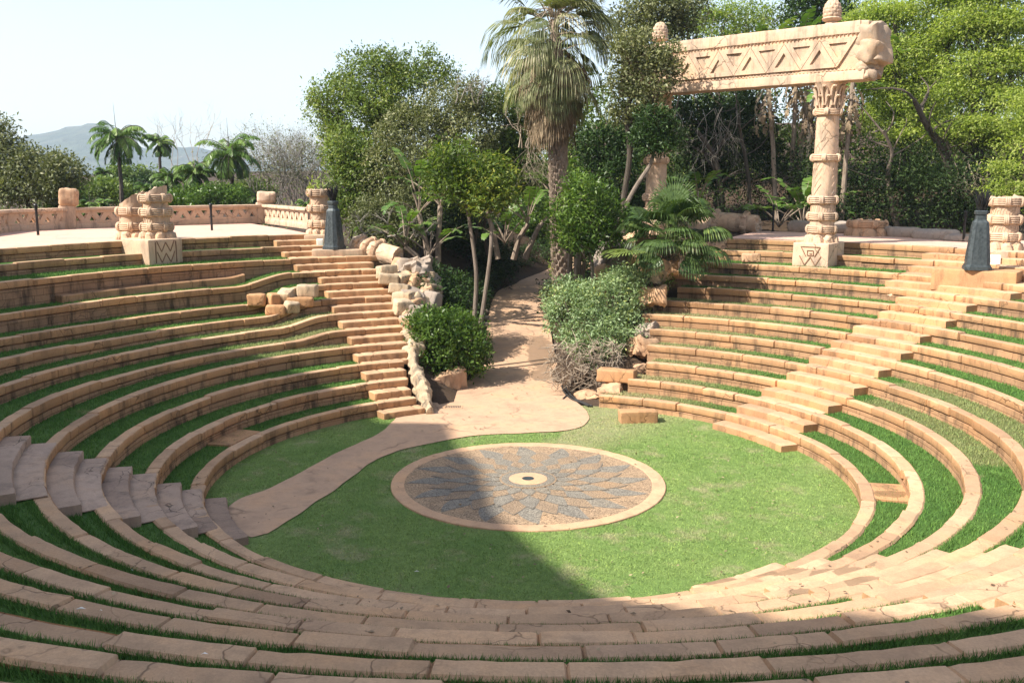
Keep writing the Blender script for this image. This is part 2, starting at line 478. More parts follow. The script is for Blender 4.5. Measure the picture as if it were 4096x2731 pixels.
def annulus(mb, attr, r0, r1, a0, a1, zf, k, nr=3, da=1.2):
    n = max(2, int(abs(a1 - a0) / da)); vs = []; fs = []
    for i in range(n + 1):
        a = a0 + (a1 - a0) * i / n
        for j in range(nr):
            r = r0 + (r1 - r0) * j / (nr - 1)
            vs.append(pol(r, a, zf(r, a))); attr.append(dry_of(r, a, k))
    for i in range(n):
        for j in range(nr - 1):
            fs.append((i * nr + j, i * nr + j + 1, (i + 1) * nr + j + 1, (i + 1) * nr + j))
    if a1 > a0: pass
    else: fs = [f[::-1] for f in fs]
    mb.add(vs, fs)

def add_attr(o, name, data):
    at_ = o.data.attributes.new(name, 'FLOAT', 'POINT'); at_.data.foreach_set('value', np.array(data, dtype=np.float32))

mb = MB(); attr = []
for k in range(1, 12):
    annulus(mb, attr, RK[k] + CAPW - .06, RK[k + 1] + .12, AR[k] - .3, AL[k] - 360 + .3, lambda r, a: ZK(k, a) - .035 + .012 * noise.noise(Vector((r * 2, a * .3, k))), k)
o = mb.build('grass_terraces', M_terr); add_attr(o, 'dry', attr); structure(o, 'strips of grass between the curved stone tiers')

# the lawn in the middle
mb = MB(); attr = []
annulus(mb, attr, .02, 6.66, 0, 360, lambda r, a: .012 * noise.noise(Vector((r * math.cos(R(a)), r * math.sin(R(a)), 2))), 0, nr=24, da=3)
o = mb.build('lawn', M_lawn); add_attr(o, 'dry', attr); structure(o, 'round green lawn at the bottom of the bowl')

def spline(pts, n=8, closed=False):
    out = []; N = len(pts); pts = [Vector(p) for p in pts]
    rng_ = range(N if closed else N - 1)
    for i in rng_:
        p0 = pts[(i - 1) % N] if closed or i > 0 else pts[0]; p1 = pts[i]; p2 = pts[(i + 1) % N]; p3 = pts[(i + 2) % N] if closed or i + 2 < N else pts[-1]
        for j in range(n):
            t = j / n
            out.append(.5 * ((2 * p1) + (-p0 + p2) * t + (2 * p0 - 5 * p1 + 4 * p2 - p3) * t * t + (-p0 + 3 * p1 - 3 * p2 + p3) * t ** 3))
    if not closed: out.append(pts[-1])
    return out

def zpath(y): return 0 if y < 9 else .055 * (y - 9) ** 1.08

# path: out of the bowl between the shrubs, and a curved branch over the lawn to the near left stair
def strip_sheet(name, left, right, mat, zf, n=10):
    L = [p + Vector((noise.noise(p * 1.7), noise.noise(p * 1.7 + Vector((5, 0, 0))), 0)) * .05 for p in spline([Vector((*q, 0)) for q in left], n)]; Rr = [p + Vector((noise.noise(p * 1.7), noise.noise(p * 1.7 + Vector((5, 0, 0))), 0)) * .05 for p in spline([Vector((*q, 0)) for q in right], n)]; m = MB(); vs = []; fs = []; W = 6
    for a, b in zip(L, Rr):
        for j in range(W):
            p = a.lerp(b, j / (W - 1)); vs.append((p.x, p.y, zf(p.x, p.y)))
    for i in range(len(L) - 1):
        for j in range(W - 1): fs.append((i * W + j, i * W + j + 1, (i + 1) * W + j + 1, (i + 1) * W + j))
    m.add(vs, fs); return m.build(name, mat)
pathL = [(-4.95, -3.35), (-5.72, -2.5), (-5.76, -1.45), (-5.3, -.7), (-4.9, .4), (-4.35, 1.9), (-3.75, 3.2), (-3.5, 4.3), (-3.4, 5.2), (-3.15, 6.6), (-2.6, 7.9), (-1.9, 9.2), (-1.38, 11.4), (-1.34, 17), (-1.25, 22), (-.8, 26), (.2, 30), (1.8, 33), (4.5, 35.5), (9, 37)]
pathR = [(-4.7, -3.15), (-4.55, -2.7), (-4.2, -1.55), (-3.9, -.6), (-3.65, .5), (-3.35, 1.4), (-2.75, 2.25), (-1.2, 3.3), (.9, 3.72), (1.55, 4.6), (1.62, 6.0), (1.25, 7.6), (1.15, 9.2), (1.1, 11.4), (1.1, 17), (1.2, 22), (1.6, 25.5), (2.6, 28.5), (4.2, 30.5), (6.5, 32), (10, 33)]
o = strip_sheet('path', pathL, pathR, M_path, lambda x, y: .022 + zpath(y)); structure(o, 'pale orange concrete path')

# ------------------------------------------------------------------ ground sheet under everything
def pcx(y): return 5.6 * smooth01(19, 38, y) if y < 60 else 5.6
def gz(x, y):
    r = math.hypot(x, y); a = math.degrees(math.atan2(y, x))
    zp = zpath(y) if y > 0 else 0
    xr = x - pcx(y); d = max(0, (-1.45 - xr) if xr < 0 else (xr - 1.25)) if y > 3 else 9
    side = 4.05 if xr > 0 else 3.5
    g = zp - .03 + (max(side, zp) - zp) * smooth01(.15, 4.6, d)
    far = smooth01(16, 24, r)
    if y > 22 and xr > 2: g += .16 * (min(y, 60) - 22) * smooth01(2, 6, xr)
    if x < -4 and y > 20: g -= 1.6 * smooth01(22, 34, math.hypot(x + 4, y - 6))
    insec = (AR[5] < a < 113)
    if r < 17.6 and not insec: g = min(g, (r - 6.6) * .385 - .5) if r > 6.6 else -.12
    elif r < 17.6 and insec: g = min(g, max(-.12, (r - 6.0) * .33 - .25)) if abs(x) > 1.2 else zp - .03
    if r < 6.8: g = -.12
    if r >= 17.6 and y < 12: g = 3.9 if x > -19 else 3.2
    g += .05 * noise.noise(Vector((x * .6, y * .6, 0)))*smooth01(7,9,r) - .03
    g *= 1 - smooth01(90, 300, r)
    return g - 1.2 * smooth01(120, 400, r)
def grid_axis(lo, hi, step, far):
    a = list(np.arange(lo, hi + 1e-6, step)); s = step
    x = hi
    up = []
    while x < far: s *= 1.35; x += s; up.append(x)
    x = lo; s = step; dn = []
    while x > -far: s *= 1.35; x -= s; dn.append(x)
    return dn[::-1] + a + up
gx = grid_axis(-26, 28, .4, 5000); gy = grid_axis(-24, 44, .4, 5000)
mb = MB(); nx = len(gx)
mb.add([(x, y, gz(x, y)) for y in gy for x in gx], [(j * nx + i, j * nx + i + 1, (j + 1) * nx + i + 1, (j + 1) * nx + i) for j in range(len(gy) - 1) for i in range(nx - 1)])
o = mb.build('ground', M_soil); structure(o, 'bare brown earth under the trees and shrubs')

# plaza round the top
PLZ = 4.24
def plaza_z(a): return 4.08 + (dz(12, a)) - .012
mb = MB(); attr = []
def rout(a):
    a %= 360
    if 117 < a < 215: return 30
    if 20 < a < 64.5: return 22.6
    return 21.5
n = 320; vs = []; fs = []; NRR = 6
for i in range(n + 1):
    a = 64.2 + (116.6 - 360 - 64.2) * i / n
    for j in range(NRR):
        r = RK[12] + .36 + (rout(a) - RK[12] - .36) * j / (NRR - 1); vs.append(pol(r, a, plaza_z(a)))
for i in range(n):
    for j in range(NRR - 1): fs.append((i * NRR + j, i * NRR + j + 1, (i + 1) * NRR + j + 1, (i + 1) * NRR + j)[::-1])
mb.add(vs, fs); o = mb.build('plaza', M_plaza); structure(o, 'sunlit pinkish paved plaza round the top of the bowl')

# ------------------------------------------------------------------ stairs: a half-height block in front of every tier
def step_block(root, k, a0, a1, mat, seed, ra=None, rb=None, zt=None, zb=None):
    """curved step on terrace k from angle a0 to a1"""
    rnd = random.Random(seed)
    rf = RK[k + 1] - .43 if ra is None else ra
    rbk = RK[k + 1] + .035 if rb is None else rb
    am = (a0 + a1) / 2
    ztop = (ZK(k, am) + ZK(k + 1, am)) / 2 if zt is None else zt
    zbot = ZK(k, am) - .1 if zb is None else zb
    N = 22; J = rnd.sample(range(3, N - 2), 2)
    mb = MB(); cols = []; tn = rnd.gauss(0, .4); tones = []
    for i in range(N + 1):
        a = a0 + (a1 - a0) * i / N
        if i in J: tn = rnd.gauss(0, .4)
        tones.append(tn)
        e = 1 - min(1, min(i, N - i) / 1.0)          # rounded ends
        w = noise.noise(Vector((a * .6, seed, 0))) * .014 + noise.noise(Vector((a * 2.3, seed, 4))) * .008
        g = .018 if i in J else 0
        r = rf + w + g + .02 * e; zt2 = ztop - g - .018 * e + noise.noise(Vector((a, seed, 8))) * .006
        cols.append([pol(r + .006, a, zbot), pol(r - .004, a, ztop - .05), pol(r + .01, a, ztop - .014), pol(r + .04, a, zt2), pol((r + rbk) / 2, a, zt2 + .003), pol(rbk, a, zt2), pol(rbk, a, zbot)])
    P = 7; vs = [p for c in cols for p in c]; fs = []
    for i in range(N):
        for j in range(P): fs.append((i * P + j, i * P + (j + 1) % P, (i + 1) * P + (j + 1) % P, (i + 1) * P + j))
    fs.append(tuple(range(P))[::-1]); fs.append(tuple(N * P + j for j in range(P)))
    if a1 < a0: fs = [f[::-1] for f in fs]
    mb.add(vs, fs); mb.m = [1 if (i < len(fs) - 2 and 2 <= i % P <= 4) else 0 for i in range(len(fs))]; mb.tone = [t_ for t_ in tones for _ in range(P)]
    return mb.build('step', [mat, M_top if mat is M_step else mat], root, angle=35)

def tread(root, k, a0, a1, mat, seed):
    z = ZK(k, (a0 + a1) / 2)
    step_block(root, k, a0, a1, mat, seed, ra=RK[k] + CAPW - .05, rb=RK[k + 1] - .38, zt=z - .004, zb=z - .15)
def interp(tab, k): return tab[min(k, len(tab) - 1)]
st = thing('stone_stair', 'sunlit flight of stone steps up the right side to the dark lamp pillar', 'stairs')
RA = [40.2, 39.2, 38.4, 37.5, 37.3, 36.9, 36.5, 35.8, 36, 39.8, 40.2, 40.4]; RB = [18, 20.7, 22.3, 23, 23.9, 24.7, 25.8, 25.9, 26.4, 24, 24.5, 25]
for k in range(12): step_block(st, k, RB[k], RA[k], M_step, 200 + k)
for k in range(1, 12): tread(st, k, RB[k] + .3, RA[k] - .3, M_step, 420 + k)
st = thing('stone_stair', 'long flight of steps left of the path, beside the rocky edge', 'stairs')
LA = [127.4, 125.8, 124.3, 123.2, 122, 121.6, 121.2, 120.4, 120, 122, 121.8, 121.5]; LB = [116, 116.6, 115.2, 113, 112, 111, 110.4, 110.2, 110, 111, 114, 116]
for k in range(12): step_block(st, k, LB[k] + .3, LA[k], M_step, 240 + k)
for k in range(1, 12): tread(st, k, LB[k] + .5, LA[k] - .3, M_step, 440 + k)
st = thing('stone_stair', 'grey cracked steps in shade at the near left of the lawn', 'stairs')
NA = [-164.6, -165.5, -166.6, -167.1, -167.4, -167.7, -168, -168.2, -168.4, -168.6]; NB = [-143.4, -144.1, -145, -145.6, -146, -146.4, -146.8, -147, -147.2, -147.4]
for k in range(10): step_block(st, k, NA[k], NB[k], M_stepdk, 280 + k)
# the tops of the tiers are worn grey where the near left stair crosses: thin slabs laid on them as treads
for k in range(1, 9):
    a0, a1 = NA[k] + .4, NB[k] - .5
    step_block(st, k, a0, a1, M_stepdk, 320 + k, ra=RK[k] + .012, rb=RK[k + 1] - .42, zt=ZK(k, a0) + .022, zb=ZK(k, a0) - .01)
st = thing('stone_stair', 'sunlit pale steps with wet patches at the near right of the lawn', 'stairs')
for k in range(10): step_block(st, k, -67.4 - (k == 0) * .2, -51 + .1 * k, M_step, 360 + k)
for k in range(1, 10): tread(st, k, -67.2, -51.3 + .1 * k, M_step, 460 + k)
# radial slabs laid across the first terrace
def flat_slab(name, label, r0, r1, a0, a1, z, mat, th=.06):
    mb = MB(); cols = []; N = 8
    for i in range(N + 1):
        a = a0 + (a1 - a0) * i / N
        cols.append([pol(r0, a, z - th), pol(r0, a, z), pol(r1, a, z), pol(r1, a, z - th)])
    vs = [p for c in cols for p in c]; fs = []
    for i in range(N):
        for j in range(4): fs.append((i * 4 + j, i * 4 + (j + 1) % 4, (i + 1) * 4 + (j + 1) % 4, (i + 1) * 4 + j))
    fs.append((3, 2, 1, 0)); fs.append(tuple(N * 4 + j for j in range(4)))
    mb.add(vs, fs); o = mb.build(name, mat); return tag(o, label, 'slab')
q = [at(X, Y, .34) for X, Y in ((1997, 1109), (1990, 1153), (495, 990), (430, 1010))]
ang = [math.degrees(math.atan2(p.y, p.x)) for p in (at(2060, 1112, .34), at(2075, 1152, .34))]
flat_slab('stone_slab', 'pale slab with a wet patch bridging the first grass strip', RK[1] + CAPW - .03, RK[2] + .05, ang[1], ang[0], .345, M_cap)
ang = [math.degrees(math.atan2(p.y, p.x)) % 360 for p in (at(600, 988, .34), at(470, 1012, .34))]
flat_slab('stone_slab', 'shaded stone slab bridging the first grass strip on the left', RK[1] + CAPW - .03, RK[2] + .05, ang[0] + 1, ang[1] + 2, .352, M_cap)
# long low ledge against the tall wall of the tenth tier, left
mb = MB(); cols = []
for i in range(31):
    a = 153 - 24 * i / 30
    z = ZK(9, a) + .17 + .06 * i / 30
    r0 = RK[10] - .26 + .02 * noise.noise(Vector((a, 0, 0)))
    cols.append([pol(r0, a, ZK(9, a) - .1), pol(r0, a, z - .03), pol(r0 + .03, a, z), pol(RK[10] + .045, a, z), pol(RK[10] + .045, a, ZK(9, a) - .1)])
vs = [p for c in cols for p in c]; fs = []
for i in range(30):
    for j in range(5): fs.append((i * 5 + j, i * 5 + (j + 1) % 5, (i + 1) * 5 + (j + 1) % 5, (i + 1) * 5 + j)[::-1])
fs.append(tuple(range(5))); fs.append(tuple(150 + j for j in range(5))[::-1])
mb.add(vs, fs); tag(mb.build('stone_ledge', M_base), 'long low stone ledge along the foot of the tall left wall', 'ledge')

# ------------------------------------------------------------------ mosaic medallion
ms = thing('mosaic_medallion', 'round flower mosaic set in the middle of the lawn', 'mosaic', (-.04, -.22, .012))
def ring_mesh(r0, r1, z, zb, segs=96, grooves=0):
    m = MB(); vs = []; fs = []
    for i in range(segs):
        a = 2 * PI * i / segs
        g = .008 if grooves and i % (segs // grooves) == 0 else 0
        for r, zz in ((r1, zb), (r1 - .004, z - .012 - g), (r1 - .015, z - g), (r0 + .01, z - g), (r0, z - .01), (r0, zb)):
            vs.append((r * math.cos(a), r * math.sin(a), zz))
    for i in range(segs):
        j = (i + 1) % segs
        for q in range(6): fs.append((i * 6 + q, j * 6 + q, j * 6 + (q + 1) % 6, i * 6 + (q + 1) % 6))
    m.add(vs, fs); return m
ring_mesh(2.56, 2.84, .022, -.05, 168, 24).build('kerb', M_kerb, ms)
m = MB(); m.lathe([(2.565, -.03), (2.565, .012)], 96); m.build('aggregate_bed', M_agg, ms)
def petals(n, r0, r1, w, z, rot, mat, nm, curl):
    m = MB()
    for i in range(n):
        a = 2 * PI * (i + rot) / n
        for grow, zz, mi in ((.011, z - .003, 1), (0, z, 0)):
            N = 12; vs = []; fs = []
            for j in range(N + 1):
                t = j / N
                r = r0 + (r1 + grow * 1.6 - r0) * t
                hw = (w * min(1, .35 + 1.3 * t) * max(0, 1 - max(0, (t - .45) / .55) ** 1.7) if t < 1 else 0) + (grow if t < .97 else 0)
                c = a + curl * (t - .5) ** 2
                for sgn in (-1, 0, 1):
                    aa = c + sgn * hw / max(r, .2); vs.append((r * math.cos(aa), r * math.sin(aa), zz))
            for j in range(N):
                for q in range(2): fs.append((j * 3 + q, (j + 1) * 3 + q, (j + 1) * 3 + q + 1, j * 3 + q + 1))
            m.add(vs, fs, mi)
    return m.build(nm, [mat, M_outline], ms)
petals(16, 1.25, 2.5, .235, .017, 0, M_petal, 'outer_petals', .25)
petals(16, 1.0, 2.06, .27, .024, .5, M_petal2, 'tan_petals', .2)
petals(16, .8, 1.72, .20, .031, 0, M_petal, 'middle_petals', .15)
petals(16, .62, 1.3, .19, .038, .5, M_petal2, 'inner_tan_petals', .1)
petals(16, .5, 1.0, .14, .045, 0, M_petal, 'inner_petals', .1)
m = MB(); m.lathe([(.60, .0), (.60, .052)], 64); m.build('hub_rim', M_petal2, ms)
m = MB(); m.lathe([(.555, .0), (.555, .056)], 64); m.build('hub_ring', M_petal, ms)
m = MB(); m.lathe([(.40, .0), (.40, .06)], 64); m.build('hub_disc', M_kerb, ms)
m = MB(); m.lathe([(.125, .0), (.125, .064)], 32); m.build('drain_cover', M_iron, ms)

# ------------------------------------------------------------------ carved columns
def band_part(parent, M, r, z, h, mat, ties=6, rot=0, n=56, reeds=4, tie_h=1.0):
    """a bundle-of-reeds collar with rope ties: one mesh"""
    mb = MB(); prof = []
    NP = reeds * 6
    for i in range(NP + 1):
        t = i / NP
        ridge = abs(math.sin(PI * reeds * t)) ** .6
        prof.append((r + .058 + .034 * ridge - .02 * (2 * t - 1) ** 4, z - h / 2 + h * t))
    prof = [(r * .9, z - h / 2)] + prof + [(r * .9, z + h / 2)]
    mb.lathe(prof, n, M, cap=False)
    for k in range(ties):
        a0 = 2 * PI * (k + rot) / ties
        for q in (-1, 0, 1):
            a = a0 + q * .085; pts = []
            for i in range(11):
                t = PI * (i / 10 - .5) * 1.08
                rr = r + .03 + .085 * math.cos(t); zz = z + h * .50 * tie_h * math.sin(t)
                pts.append(M @ Vector((rr * math.cos(a), rr * math.sin(a), zz)))
            mb.tube(pts, .034 * r / .4 + .004, 6)
    return mb.build('reed_band', mat, parent)

def lobed_base(parent, M, r, h, mat, lobes=8, rot=0):
    mb = MB(); prof = [(r * 1.0, 0)]
    for i in range(11):
        t = i / 10; prof.append((r, h * t))
    def fn(rr, z, w, i):
        f = ((w / (2 * PI) * lobes + rot) % 1) * 2 - 1
        t = z / h
        arch = max(0, 1 - (f / max(.05, math.sqrt(max(0, 1 - (t * .98) ** 2.6)))) ** 2) if t < 1 else 0
        inner = max(0, 1 - (f / max(.05, .68 * math.sqrt(max(0, 1 - min(1, t * 1.25) ** 2.6)))) ** 2) if t < .8 else 0
        return r * (1.0 - .10 * t) + .07 * min(1, arch * 3) + .06 * min(1, inner * 2.2) ** .8, z
    mb.lathe(prof, 128, M, fn=fn)
    return mb.build('lobed_base', mat, parent)

def shaft_part(parent, M, r0, r1, z0, z1, mat, pat=(), broken=None, seed=0, n=64, mat_top=None):
    """tapered shaft with raised herringbone or triangle lines; broken = (height, direction) of a jagged top"""
    mb = MB(); nz = max(6, int((z1 - z0) / .08))
    prof = [(r0 + (r1 - r0) * i / nz, z0 + (z1 - z0) * i / nz) for i in range(nz + 1)]
    def fn(r, z, w, i):
        d = noise.noise(Vector((math.cos(w) * 1.7, math.sin(w) * 1.7, z * 2 + seed))) * .012
        zz = z
        if broken:
            t = (z - z0) / (z1 - z0)
            k = smooth01(.45, 1, t)
            j = broken[0] * (.5 + .5 * math.cos(w - broken[1])) + .05 * noise.noise(Vector((math.cos(w) * 5, math.sin(w) * 5, seed)))
            zz = z - k * j
            d += k * .02 * noise.noise(Vector((math.cos(w) * 6, math.sin(w) * 6, z * 5 + seed)))
        return r + d, zz
    mb.lathe(prof, n, M, fn=fn, cap=False)
    # rough top
    vs = []; fs = []; rings = 7
    for q in range(rings + 1):
        rr = (r1 * (1 - q / rings))
        for k in range(n):
            w = 2 * PI * k / n; x, y = rr * math.cos(w), rr * math.sin(w)
            if broken:
                j = broken[0] * (.5 + .5 * math.cos(w - broken[1]) * (rr / r1)) + .05 * noise.noise(Vector((math.cos(w) * 5, math.sin(w) * 5, seed))) * (rr / r1)
                z = z1 - j + (.10 * noise.noise(Vector((x * 5, y * 5, seed))) + .06 * noise.noise(Vector((x * 13, y * 13, seed)))) * min(1, q / 1.5)
            else: z = z1
            vs.append(M @ Vector((x, y, z)))
    for q in range(rings):
        for k in range(n):
            k2 = (k + 1) % n; fs.append((q * n + k, q * n + k2, (q + 1) * n + k2, (q + 1) * n + k))
    mb.add(vs, fs, 1 if mat_top else 0)
    for (kind, za, zb, cnt, rot) in pat:
        for c in range(cnt):
            a0 = 2 * PI * (c + rot) / cnt; da = 2 * PI / cnt
            lines = []
            if kind == 'tri':
                lines = [[(a0, za), (a0 + da / 2, zb), (a0 + da, za)], [(a0 + da * .32, za), (a0 + da / 2, za + (zb - za) * .45), (a0 + da * .68, za)]]
            elif kind == 'leaf':
                for q in range(4):
                    zz = za + (zb - za) * q / 4
                    lines.append([(a0 + da * .1, zz), (a0 + da * .5, zz + (zb - za) * .33)])
                    lines.append([(a0 + da * .9, zz), (a0 + da * .5, zz + (zb - za) * .33)])
            elif kind == 'grass':
                for q in range(5):
                    aa = a0 + da * q / 5
                    lines.append([(aa, za), (aa + .05, za + (zb - za) * .5), (aa + .16, zb - (q % 3) * .06)])
            for L in lines:
                pts = []
                for (p, q2) in zip(L[:-1], L[1:]):
                    for i in range(7):
                        t = i / 6; a = p[0] + (q2[0] - p[0]) * t; z = p[1] + (q2[1] - p[1]) * t
                        rr = r0 + (r1 - r0) * (z - z0) / (z1 - z0) + .004
                        pts.append(M @ Vector((rr * math.cos(a), rr * math.sin(a), z)))
                if broken and max(l[1] for l in L) > z1 - broken[0] - .1: continue
                mb.tube(pts, .010, 4)
    return mb.build('shaft', [mat, mat_top or mat], parent)

def column_stump(label, base, r, h, bands, broken, seed, pat, base_h=.3, rz=0, mat=None, lean=0):
    mat = mat or M_pale
    t = thing('column_stump', label, 'broken column', base)
    M = Euler((lean, 0, rz)).to_matrix().to_4x4()
    lobed_base(t, M, r * 1.16, base_h, mat, 9)
    shaft_part(t, M, r, r * .93, base_h - .02, h, mat, pat, broken, seed, mat_top=M_rough)
    for z in bands: band_part(t, M, r * .97, z, .25, mat, rot=.13 * seed)
    return t

def carved_pedestal(label, c, rz, w, d, h, mat, chev=True, box=None):
    t = thing('pedestal', label, 'pedestal', c); t.rotation_euler = (0, 0, rz)
    mb = MB(); mb.stone((w, d, h), TR((0, d / 2, h / 2)), .035, .012, seed=c[0], seg=(8, 6, 6)); mb.build('block', mat, t, angle=45)
    if chev:
        mb = MB()
        for zz, hh in ((h * .52, .34), (h * .1, .34)):
            x0 = -w * .26; pts = [(x0, zz + hh), (x0 + w * .13, zz), (0, zz + hh * .85), (w * .26 - w * .13, zz), (w * .26, zz + hh)]
            pts = [Vector((x, -.012, z)) for x, z in pts]
            for a, b in zip(pts[:-1], pts[1:]):
                u = (b - a).normalized(); nrm = Vector((-u.z, 0, u.x)) * .014
                vs = [a - nrm, a + nrm, b + nrm, b - nrm]; vs += [v + Vector((0, .03, 0)) for v in vs]
                mb.add(vs, [(0, 1, 2, 3), (0, 4, 5, 1), (1, 5, 6, 2), (2, 6, 7, 3), (3, 7, 4, 0)])
        for x in (-w * .3, w * .3):
            mb.box((x, -.006, h * .5), (.02, .04, h * .82))
        mb.build('chevron_carving', M_grooveshade, t)
    return t

# left: twin broken column at the top of the tiers
pc = aty(383, 603, 10.7); pz = ZK(10, 135) - .05
rz = math.atan2(-pc.y, -pc.x) + PI / 2 + R(8)
carved_pedestal('carved block pedestal under the double broken column, left of the tiers', (pc.x, pc.y, pz), rz, 1.22, 1.5, 4.34 - pz, M_pale)
s1 = aty(362, 548, 11.35)
column_stump('broken banded column with slanting top on the left carved pedestal', (s1.x, s1.y, 4.33), .40, 1.66, [.36, .83, 1.27], (.34, PI * .95), 3, [('tri', .98, 1.16, 6, .2), ('grass', .5, .72, 6, .1)], .24)
s2 = aty(309, 548, 12.6)
column_stump('shorter broken column behind the slanting one on the left plaza edge', (s2.x, s2.y, 4.25), .44, 1.55, [.40, .90], (.5, PI * .98), 5, [('tri', 1.06, 1.25, 6, .2)], .26)
# left: column stump with a little plant, beside the dark lamp
pl = aty(757, 571, 14.6)
t = carved_pedestal('square stone pedestal under the stump next to the left lamp pillar', (pl.x - .28, pl.y + .35, ZK(10, 116) - .1), R(10), 1.35, 1.5, 4.22 - ZK(10, 116) + .1, M_pale, chev=False)
s3 = aty(736, 543, 15.7)
st3 = column_stump('banded column stump with a flat crumbled top next to the left lamp', (s3.x, s3.y, 4.2), .35, 1.62, [.38, .94, 1.5], (.06, 0), 7, [('tri', 1.1, 1.36, 6, .2), ('tri', .54, .8, 6, .2)], .22)
# right: stump beside the right lamp
s4 = aty(2301, 571, 9.85)
column_stump('weathered banded column stump with a jagged cap, right of the right lamp', (s4.x, s4.y, 4.07), .41, 1.60, [.40, .92, 1.46], (.10, PI), 9, [('grass', 1.08, 1.32, 6, .1), ('grass', .56, .78, 6, .3)], .27)
# small lotus base on the back of the right plaza
s5 = aty(1990, 543, 17.2)
column_stump('low broken column base lying at the back of the right plaza', (s5.x, s5.y, 4.06), .62, .62, [.45], (.12, 1), 12, [], .32, mat=M_rockor)

# plinth and steps beside the right lamp
mb = MB(); pr = aty(2290, 600, 9.3)
for (cx, cy, cz, sx, sy, sz) in ((14.35, 9.55, 3.72, 1.3, 1.2, .74), (15.15, 9.75, 3.7, .8, 1.3, .76)):
    mb.stone((sx, sy, sz), TR((cx, cy, cz), R(-14)), .04, .012, cx)
tag(mb.build('plinth', M_pale, angle=45), 'pale stone plinth under the stump beside the right lamp pillar', 'plinth')
# block that carries the right lamp, and the one that carries the left lamp
lr = aty(2243, 619, 7.3); ll = aty(768, 572, 13.9)
mb = MB(); mb.stone((2.2, .95, .62), TR((lr.x + .1, lr.y + .16, lr.z - .31), R(-38)), .03, .014, 4, (8, 5, 4)); tag(mb.build('stone_block', M_step, angle=45), 'long stone block carrying the right lamp pillar on the stairs', 'block')
mb = MB(); mb.stone((1.75, .85, .62), TR((ll.x + .1, ll.y + .05, ll.z - .31), R(10)), .03, .02, 6, (8, 5, 4)); tag(mb.build('stone_block', M_pale, angle=45), 'cracked stone block carrying the left lamp pillar', 'block')

# ------------------------------------------------------------------ lamp pillars
def lamp(label, loc, rz, h, w):
    t = thing('lamp_pillar', label, 'lamp', loc, 'dark lamp pillars'); t.rotation_euler = (0, 0, rz)
    def sq(r, c=.16):
        return [(r, -r + r * c * 2), (r, r - r * c * 2), (r - r * c * 2, r), (-r + r * c * 2, r), (-r, r - r * c * 2), (-r, -r + r * c * 2), (-r + r * c * 2, -r), (r - r * c * 2, -r)]
    def stack(levels, nm):
        m = MB(); vs = []; fs = []
        for r, z in levels: vs += [(x, y, z) for x, y in sq(r)]
        for i in range(len(levels) - 1):
            for k in range(8): fs.append((i * 8 + k, i * 8 + (k + 1) % 8, (i + 1) * 8 + (k + 1) % 8, (i + 1) * 8 + k))
        fs.append(tuple(range(8))[::-1]); fs.append(tuple((len(levels) - 1) * 8 + k for k in range(8)))
        m.add(vs, fs); return m
    b = w / 2
    stack([(b, 0), (b, .09), (b * .93, .10), (b * .9, .15)], 'foot').build('foot', M_iron, t, angle=20)
    mb = stack([(b * .86, .15), (b * .56, h * .80), (b * .40, h * .845)], 'body')
    # raised diamond pattern on each face
    for q in range(4):
        Mq = Matrix.Rotation(q * PI / 2, 4, 'Z')
        def fp(x, z):
            r = b * .86 + (b * .56 - b * .86) * (z - .15) / (h * .80 - .15)
            return Mq @ Vector((r + .004, x, z))
        zz = .28; 
        for i in range(7):
            z0 = .26 + i * (h * .8 - .45) / 7; z1 = z0 + (h * .8 - .45) / 7; wd = .055
            mb.tube([fp(0, z0), fp(wd, (z0 + z1) / 2), fp(0, z1)], .007, 4); mb.tube([fp(0, z0), fp(-wd, (z0 + z1) / 2), fp(0, z1)], .007, 4)
        for sx in (-1, 1):
            mb.tube([fp(sx * b * .55, .22), fp(sx * b * .33, h * .76)], .008, 4)
    mb.build('body', M_iron, t, angle=25)
    stack([(b * .40, h * .845), (b * .38, h * .93), (b * .46, h * .935), (b * .48, h * .985), (b * .40, h)], 'neck').build('neck', M_iron, t, angle=25)
    mb = MB(); rnd = random.Random(int(loc[0] * 10))
    for i in range(46):
        a = rnd.uniform(0, 2 * PI); r = b * .26 * math.sqrt(rnd.random()); fl = rnd.uniform(.9, 2.3); L = rnd.uniform(.38, .66)
        p = Vector((r * math.cos(a), r * math.sin(a), h - .05)); pts = [p]
        for j in range(1, 5):
            tt = j / 4; pts.append(Vector((r * math.cos(a) * (1 + fl * tt ** 1.3), r * math.sin(a) * (1 + fl * tt ** 1.3), h - .05 + L * tt)) + Vector((rnd.gauss(0, .012), rnd.gauss(0, .012), 0)))
        mb.tube(pts, [.016, .017, .016, .012, .005], 5)
    mb.build('reed_bundle', M_black, t)
    return t
lamp('dark metal lamp pillar with a black reed torch, left of the gully of trees', (ll.x, ll.y, ll.z), R(-28), 1.66, .68)
lamp('dark metal lamp pillar with a grey reed torch at the head of the right stairs', (lr.x, lr.y, lr.z), R(-17), 1.64, .70)

def util_box(label, p, rz, w, h):
    mb = MB(); mb.stone((w, .17, h), TR(p, rz), .02, .002, 1); tag(mb.build('utility_box', M_white), label, 'utility box')
p = aty(735, 559, 14.72); util_box('cream utility box on the pedestal left of the left lamp', p, R(10), .24, .32)
p = aty(2279, 602, 8.75); util_box('white utility box beside the foot of the right lamp', p, R(-14), .42, .42)

# ------------------------------------------------------------------ the gate
GZ = 4.14
gR = Vector((9.93, 12.45, GZ)); q = aty(1513, 200, 17.0); gL = Vector((q.x, q.y, GZ))
gd = (gR - gL); gd.z = 0; glen = gd.length; gd.normalize(); gn = Vector((gd.y, -gd.x, 0))     # gn faces the bowl
gate = thing('stone_gateway', 'tall carved stone gate of two columns under a broken beam', 'gateway', gR)
def L(v): return Vector(v) - gR
